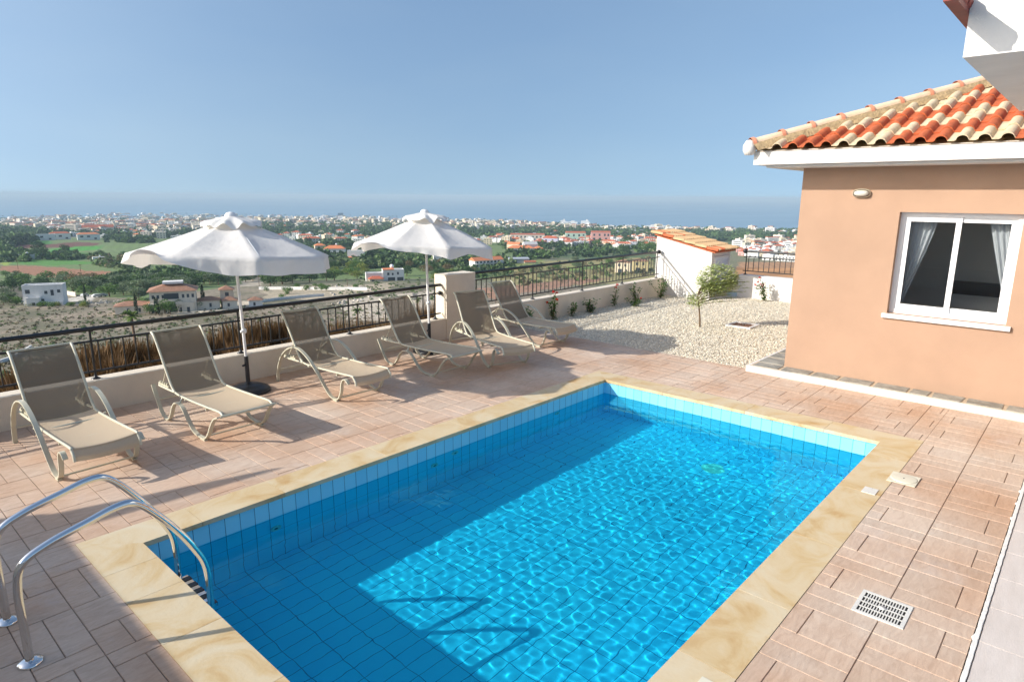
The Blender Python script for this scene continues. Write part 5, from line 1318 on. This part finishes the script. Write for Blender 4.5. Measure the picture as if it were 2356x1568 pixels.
bk(-22, 22, 0, 18, -3, 19, 'pink', 'mono', 'red', rh=4*k, ov=.3, wins=[('f', q, 11, 4, 5) for q in (-15, -3, 9, 17)]+[('f', q, 1, 5, 6) for q in (-15, -2, 12)])
t, k = bt('terraced_house', 'long pale terrace with salmon roof left of the mint green house', 'house', 1215, 555, 3)
bk(-40, 38, 0, 18, -3, 15, 'stone', 'mono', 'red', rh=3*k, ov=.3, wins=[('f', -34+q*9, 8, 4, 4) for q in range(8)])
t, k = bt('house', 'lilac grey house with blue tinted walls in the middle of the right town', 'house', 1265, 563, -10)
bk(-18, 18, 0, 16, -3, 15, 'lilac', 'hip', 'red', rh=5*k, ov=.3, wins=[('f', -9, 8, 4, 4), ('f', 6, 8, 4, 4)])
t, k = bt('house', 'white gabled house with blank wall above the right railing', 'house', 1222, 577, 20)
bk(-16, 16, 0, 18, -3, 15, 'white', 'gable', 'slab', rh=6*k, ov=.2, wins=[('f', 6, 2, 5, 5)])
t, k = bt('house', 'cream house with steep roof beside the white gabled house', 'house', 1180, 575, -20)
bk(-15, 15, 0, 16, -3, 13, 'cream', 'gable', 'orange', rh=5*k, ov=.2, wins=[('f', -6, 2, 5, 5)])
t, k = bt('villa', 'red roofed white villa seen just right of the nearer umbrella canopy', 'villa', 770, 590, -6)
bk(-24, 24, 0, 24, -3, 18, 'white', 'hip', 'orange', rh=7*k, ov=.5, wins=[('f', -14, 9, 5, 5), ('f', 0, 9, 6, 5), ('f', 12, 1, 8, 6)]); tank(t, 4*k, 12*k, 24*k, 2.5*k)
t, k = bt('villa', 'small red roofed villa behind the white villa between the umbrellas', 'villa', 738, 583, 8)
bk(-12, 12, 0, 18, -3, 18, 'cream', 'hip', 'orange', rh=5*k, ov=.4, wins=[('f', -4, 9, 4, 5)]); tank(t, 0, 9*k, 23*k, 2*k)
t, k = bt('villa', 'white flat villa with red porch touching the farther umbrella', 'villa', 818, 598, -4)
bk(-18, 20, 0, 22, -3, 20, 'white', 'flat', wins=[('f', -2, 3, 7, 6)]); bk(-16, 2, -7, -.3, -3, 6, 'cream', 'mono', 'orange', rh=3*k)
t, k = bt('farmhouse', 'small white farmhouse with round tank and brick red side in the left fields', 'house', 63, 597, -8)
bk(-20, 22, 0, 18, -3, 10, 'white', 'flat', wins=[('f', 4, 3, 5, 4)]); bk(-14, 4, -7, -.3, -4, 4, 'brick'); tank(t, 0, 9*k, 10*k, 3*k)
t, k = bt('hut', 'tiny white hut with round tank in the left fields', 'hut', 228, 600, 6)
bk(-12, 12, 0, 9, -2, 9, 'white', wins=[('f', -4, 3, 3, 3)]); tank(t, 3*k, 4*k, 9*k, 1.6*k)
t, k = bt('hut', 'small grey blue cabin just above the tiny white hut', 'hut', 218, 591, 0)
bk(-7, 8, 0, 6, -2, 5, 'grey', wins=[('f', 1, 1.5, 9, 2)])
for lab, u, v, w_, c, rc, hh in (('white two storey house with outside stair above the left green field', 97, 553, 26, 'white', 'slab', 13), ('white house with red roof right of the one with the outside stair', 140, 551, 20, 'white', 'red', 14), ('white house with orange roof and long garden wall above the red field', 205, 552, 22, 'white', 'orange', 13)):
    t, k = bt('country_house', lab, 'house', u, v, 4)
    bk(-w_, w_, 0, 16, -2, hh, c, 'hip' if rc != 'slab' else 'flat', rc, rh=4*k, wins=[('f', -w_*.6, 6, 6, 4), ('f', 0, 6, 6, 4), ('f', w_*.6, 1, 5, 4)])
t, k = bt('hall', 'long hall with dark red roof and arched cream front in the left town', 'hall', 228, 535, 0)
bk(-32, 30, 0, 16, -3, 12, 'cream', 'gable', 'red', rh=6*k, ov=.3); bk(-38, -30, -10, 8, -3, 8, 'cream', 'hip', 'slab', rh=3*k)
for i, (u, v, w_) in enumerate(((726, 522, 55), (1230, 541, 48), (1012, 520, 60), (640, 511, 40), (900, 517, 55), (1500, 533, 45), (1560, 537, 36))):
    t, k = bt('greenhouse', 'long pale plastic greenhouse among the distant trees', 'greenhouse', u, v, 5, 'greenhouses in the plain')
    B = MB(); B.prism([(0, 0), (14*k, 0), (14*k, 3), (10*k, 4.6), (4*k, 4.6), (0, 3)], 'x', -w_*k, w_*k); B.build('cover', mat('greenhouse_film', (0.50, 0.52, 0.52), .6, .08, .1), t)
for i, (u, v, w_, h_) in enumerate(((1310, 517, 30, 9), (1346, 518, 16, 13), (1295, 516, 10, 12), (1495, 526, 14, 9), (1515, 527, 22, 11), (1536, 527, 12, 9))):
    t, k = bt('hotel', 'white multi storey hotel on the coast in the haze', 'hotel', u, v, 0, 'white hotels along the coast')
    B = MB(); B.box(-w_*k*.6, w_*k*.6, 0, 14*k, -4, h_*k*.75); B.box(w_*k*.1, w_*k*.4, 2*k, 10*k, h_*k*.75, h_*k); B.build('wall', wmat('white'), t)
t, k = bt('billboard', 'tall dark billboard standing on the horizon line between the umbrellas', 'billboard', 784, 500)
B = MB(); B.box(-6*k, 6*k, 0, 1, 5*k, 10*k); B.build('panel', mat('blue_panel', (0.10, 0.16, 0.22), .6), t); B = MB(); B.box(-4*k, -3.4*k, 0.1, .8, -2, 5*k); B.box(3.4*k, 4*k, .1, .8, -2, 5*k); B.build('leg', M_slab, t)

# long white boundary wall, poles and other bits of the slope
def run_wall(label, pts, h, col, th=.35):
    P = [at(u, v) for u, v in pts]; o = P[0]; t = thing('boundary_wall', label, 'wall', o[:]); B = MB()
    for a, b in zip(P, P[1:]):
        for s0, s1 in ((0, .5), (.5, 1)):
            p, q = a.lerp(b, s0)-o, a.lerp(b, s1)-o; d = (q-p); n_ = Vector((-d.y, d.x, 0)).normalized()*th/2; up = Vector((0, 0, h)); dw = Vector((0, 0, -1.5))
            vs = [p-n_+dw, q-n_+dw, q+n_+dw, p+n_+dw, p-n_+up, q-n_+up, q+n_+up, p+n_+up]
            B.add(vs, [(0, 3, 2, 1), (4, 5, 6, 7), (0, 1, 5, 4), (1, 2, 6, 5), (2, 3, 7, 6), (3, 0, 4, 7)])
    B.build('wall_run', wmat(col), t)
run_wall('long white boundary wall beside the sandy track, left of the farther umbrella', [(596, 666), (660, 666), (730, 667), (800, 667), (845, 668)], 1.5, 'white')
run_wall('low pale wall running up behind the first railing section', [(590, 697), (640, 690), (700, 684), (745, 681)], 1.1, 'white')
run_wall('pale wall right of the white cube house', [(142, 676), (175, 682)], 2.0, 'stone')
run_wall('low white wall on the bank below the left railing', [(0, 835), (30, 825), (72, 800)], .6, 'white')
run_wall('grey crash barrier beside the road below the ploughed field', [(140, 637), (185, 640), (235, 645)], .7, 'grey', .2)
for lab, u, v, h in (('thin utility pole in the middle of the left ploughed field', 188, 640, 9.5), ('thin utility pole at the left edge of the fields', 42, 620, 9), ('utility pole beside the sandy track between the umbrellas', 597, 664, 7), ('dark utility pole behind the nearer umbrella pole', 552, 640, 8), ('short pole beside the boundary wall left of the pillar', 800, 664, 5)):
    p = at(u, v); t = thing('utility_pole', lab, 'pole', p[:]); MB().tube([(0, 0, -.5), (0, 0, h)], [.16, .10], 8).build('pole', M_bark, t)
    B = MB(); B.box(-.8, .8, -.06, .06, h-.7, h-.55); B.build('crossarm', M_bark, t)
p = at(655, 742); 
p = at(955, 690); t = thing('stone_stack', 'grey stack of stone blocks on the quarry ground left of the pillar', 'stone pile', p[:], facing(p)); B = MB()
rng = random.Random(8)
for i in range(9):
    z = i*.32
    for j in range(3): x = -1.0+j*.68+rng.uniform(-.08, .08); B.box(x, x+.62, -.5+rng.uniform(-.1, .1), .5, z, z+.28)
B.build('blocks', mat('grey_stone', (0.34, 0.33, 0.30), .95, .3, 3), t)
for i, (u, v) in enumerate(((429, 676+12), (545, 697), (418, 690))): pass
for i, (u, v, c) in enumerate(((432, 692, 'white'), (418, 693, 'grey'), (405, 694, 'white'))): pass
def car(u, v, col, label, turn):
    p = at(u, v); t = thing('parked_car', label, 'car', p[:], facing(p)+R(turn))
    M = mat('car_paint_'+col, WALLC[col], .3)
    B = MB(); B.prism([(-2.1, .35), (2.1, .35), (2.15, .75), (1.5, .95), (.8, 1.4), (-1.1, 1.42), (-1.9, 1.0), (-2.15, .8)], 'y', -.85, .85); B.build('body', M, t)
    B = MB(); B.prism([(1.35, .97), (.75, 1.33), (-1.05, 1.35), (-1.7, 1.0)], 'y', -.87, .87); B.build('window', M_win, t)
    for x in (-1.3, 1.3):
        for y in (-.86, .86):
            W_ = MB(); W_.tube([(x, y-.1, .33), (x, y+.1, .33)], .33, 12); W_.build('wheel', M_blackp, t)
car(224, 683, 'white', 'white car parked on the pale ground right of the white cube house', 20)
car(236, 682, 'grey', 'grey car beside the white one near the white cube house', -10)
car(195, 682, 'white', 'pale car closest to the pale wall of the white cube house', 60)

# ---------------------------------------------------------------- the town: individual houses, then the far mass
random.seed(55)
PROTO = {}
def proto(kind, col, rc, shape):
    key = (kind, col, rc, shape)
    if key in PROTO: return PROTO[key]
    w_, d_, h = {'small': (10, 9, 5.6), 'long': (22, 9, 6.2), 'tall': (12, 11, 9.2), 'low': (12, 9, 3.6)}[shape]
    h0 = thing('town_house', 'x', 'house')
    st = max(1, int(h/2.9)); wins = []
    for s_ in range(st):
        n = int(w_/3.4)
        for i in range(n): wins.append(('f', -w_/2+(i+.5)*w_/n, .9+s_*2.9, 1.5, 1.4))
    B = MB(); B.box(-w_/2, w_/2, -d_/2, d_/2, -2, h); B.build('wall', wmat(col), h0)
    if rc == 'slab':
        B = MB(); B.box(-w_/2-.15, w_/2+.15, -d_/2-.15, d_/2+.15, h+.002, h+.35); B.box(-1.5, 1.5, 0, 3, h+.36, h+2.3); B.build('roof', wmat(col), h0)
    else:
        B = MB(); a, b, c, d = -w_/2-.5, w_/2+.5, -d_/2-.5, d_/2+.5; m = min(b-a, d-c)/2*.96
        B.add([(a, c, h), (b, c, h), (b, d, h), (a, d, h), (a+m, c+m, h+1.9), (b-m, c+m, h+1.9), (b-m, d-m, h+1.9), (a+m, d-m, h+1.9)], [(0, 1, 5, 4), (1, 2, 6, 5), (2, 3, 7, 6), (3, 0, 4, 7), (4, 5, 6, 7), (3, 2, 1, 0)]); B.build('roof', ROOFM[rc], h0)
    if kind == 'near':
        wo = None
        for f, a, z, ww, hh in wins:
            if wo is None: wo = MB().box(-.75, .75, -.05, .03, 0, 1.4).build('window', M_win, h0); q = wo
            else: q = wo.copy(); COL.objects.link(q); q.parent = h0
            q.location = (a, -d_/2, z)
        for s_ in range(st):
            for x in (-w_/2+.01, w_/2-.01):
                q = wo.copy(); COL.objects.link(q); q.parent = h0; q.location = (x, -.3, .9+s_*2.9); q.rotation_euler = (0, 0, PI/2)
        tank(h0, w_*.2, 1, h+(.35 if rc == 'slab' else 1.2), .75)
    PROTO[key] = h0; return h0
USED = {}
def town(poly, n, kinds, lab, grp, near=True, scale=(.85, 1.15)):
    us = [a for a, b in poly]; vs_ = [b for a, b in poly]; placed = []; k = 0; tr_ = 0
    while k < n and tr_ < n*60:
        tr_ += 1; u, v = rnd(min(us), max(us)), rnd(min(vs_), max(vs_))
        if not bool(inpoly(np.array([u]), np.array([v]), poly)[0]): continue
        p, d = ground(u, v)
        if any((p.x-a)**2+(p.y-b)**2 < 11**2 for a, b in placed): continue
        placed.append((p.x, p.y)); col, rc, shape = random.choice(kinds)
        pr = proto('near' if near else 'far', col, rc, shape); key = id(pr); s_ = rnd(*scale)
        cn = {'slab': 'flat roof', 'red': 'red tiled roof', 'orange': 'orange tiled roof', 'brown': 'brown tiled roof'}[rc]
        nm = {'stone': 'pale', 'sand': 'sandy'}.get(col, col)
        sh = {'small': 'compact', 'long': 'long', 'tall': 'three storey', 'low': 'low'}[shape]
        lb = f'{sh} {nm} house with {cn} {lab}'; g_ = f'{sh} {nm} houses with {cn}, {grp}'
        if key not in USED: USED[key] = 1; pr.location = p; pr.rotation_euler = (0, 0, facing(p)+rnd(-.5, .5)); pr.scale = (s_,)*3; pr['label'] = lb; pr['group'] = g_
        else: dup(pr, p, facing(p)+rnd(-.6, .6), s_, lb, g_)
        k += 1
K1 = [('white', 'red', 'small'), ('white', 'orange', 'small'), ('cream', 'orange', 'small'), ('white', 'slab', 'small'), ('white', 'slab', 'long'), ('stone', 'red', 'long'), ('cream', 'slab', 'tall'), ('white', 'red', 'tall'), ('white', 'slab', 'small'), ('pink', 'red', 'small'), ('sand', 'slab', 'small')]
K2 = [('white', 'slab', 'small'), ('white', 'slab', 'long'), ('cream', 'slab', 'small'), ('white', 'red', 'small'), ('cream', 'orange', 'small'), ('stone', 'slab', 'tall')]
town([(1090, 548), (1180, 543), (1300, 548), (1400, 550), (1520, 552), (1520, 580), (1400, 570), (1300, 566), (1170, 566), (1090, 560)], 92, K1, 'in the town above the right railing', 'town above the right railing')
town([(1700, 566), (1840, 566), (1840, 604), (1780, 602), (1700, 590)], 48, K1, 'seen over the short far railing', 'town over the short far railing')
town([(1450, 540), (1530, 543), (1530, 560), (1440, 556)], 16, K1, 'left of the shed', 'town left of the shed')
town([(820, 548), (960, 548), (990, 570), (880, 575), (830, 565)], 16, K1, 'between the two umbrellas near the farther canopy', 'houses between the umbrellas')
town([(640, 537), (820, 537), (860, 556), (700, 560), (640, 552)], 26, K1, 'between the umbrellas in the middle distance', 'houses in the middle distance')
town([(130, 533), (420, 533), (430, 551), (250, 548), (130, 546)], 26, K2, 'in the town edge above the left fields', 'town edge above the left fields')
town([(0, 512), (560, 508), (560, 532), (130, 536), (0, 530)], 30, K2, 'in the far left town', 'far left town', near=False)
town([(560, 505), (1250, 512), (1250, 528), (560, 528)], 20, K2, 'in the far plain between the trees', 'far plain', near=False)
town([(1250, 516), (1850, 530), (1850, 545), (1250, 540)], 12, K2, 'in the far plain at right', 'far plain at right', near=False)

def far_town():
    rng = random.Random(31); B = MB(); mats = [wmat('white'), wmat('cream'), wmat('stone'), wmat('sand'), M_rt, M_win]
    for (poly, n, s0, s1) in (
        ([(0, 505), (200, 497), (420, 494), (560, 498), (560, 530), (200, 536), (0, 528)], 1150, .8, 1.4),
        ([(560, 500), (760, 502), (900, 502), (900, 516), (560, 514)], 330, .8, 1.5),
        ([(900, 502), (1100, 508), (1300, 518), (1300, 526), (900, 520)], 260, .8, 1.4),
        ([(1300, 517), (1500, 525), (1850, 534), (1850, 540), (1300, 530)], 120, .8, 1.5),
        ([(1700, 556), (1850, 556), (1850, 572), (1700, 568)], 50, .9, 1.2),
        ([(560, 503), (900, 504), (1300, 521), (1300, 530), (900, 528), (560, 524)], 240, .7, 1.2)):
        us = [a for a, b in poly]; vs_ = [b for a, b in poly]; k = 0
        while k < n:
            u, v = rng.uniform(min(us), max(us)), rng.uniform(min(vs_), max(vs_))
            if not bool(inpoly(np.array([u]), np.array([v]), poly)[0]): continue
            k += 1; p, d = ground(u, v); s_ = rng.uniform(s0, s1); w_, dd, h = rng.uniform(8, 18)*s_, rng.uniform(8, 13)*s_, rng.choice([3.5, 6, 6, 9, 9, 12])*s_
            M = Matrix.Translation(p) @ Matrix.Rotation(facing(p)+rng.uniform(-.7, .7), 4, 'Z'); mi = rng.choice([0, 0, 1, 1, 2, 2, 3])
            B.box(-w_/2, w_/2, -dd/2, dd/2, -2, h, mi, None, M)
            for f in range(int(h/3)):
                B.box(-w_*.36, w_*.36, -dd/2-.1, -dd/2+.1, f*3+1.0, f*3+2.2, 5, None, M)
            if rng.random() < .22: B.box(-w_/2-.3, w_/2+.3, -dd/2-.3, dd/2+.3, h, h+.9, 4, None, M)
            else: B.box(-1.5, 1.5, -1.5, 1.5, h, h+1.8, mi, None, M)
    B.build('distant_town', mats, kind='stuff')
far_town()

# plain wall standing in for an unseen building, added to shade the ladder end
t = thing('shade_wall', 'unseen rendered wall added beyond the left edge to shade the ladder end', 'wall', (-4.4, -14, 0))
MB().box(0, 0.4, 0, 17.3, -1.0, 2.22).build('wall_run', M_cream, t)
MB().prism([(0.4, 17.22), (0.4, 16.84), (2.2, 16.72)], 'z', 2.14, 2.2).build('shadow_wedge', M_cloth, t)  # pointed sheet added and shaped to cast a narrow shadow band on the deck

# ---------------------------------------------------------------- haze
HAZE = 0.00013
def haze():
    B = MB(); B.box(-4500, 60500, -4500, 60500, SEA-12, 14); m = bpy.data.materials.new('haze'); m.use_nodes = True; n = m.node_tree.nodes; n.remove(n['Principled BSDF'])
    v = n.new('ShaderNodeVolumePrincipled'); v.inputs['Color'].default_value = (0.58, 0.745, 0.86, 1); v.inputs['Density'].default_value = HAZE; v.inputs['Anisotropy'].default_value = 0.0
    m.node_tree.links.new(v.outputs[0], n['Material Output'].inputs['Volume']); B.build('haze', m, kind='stuff')
if HAZE > 0: haze()
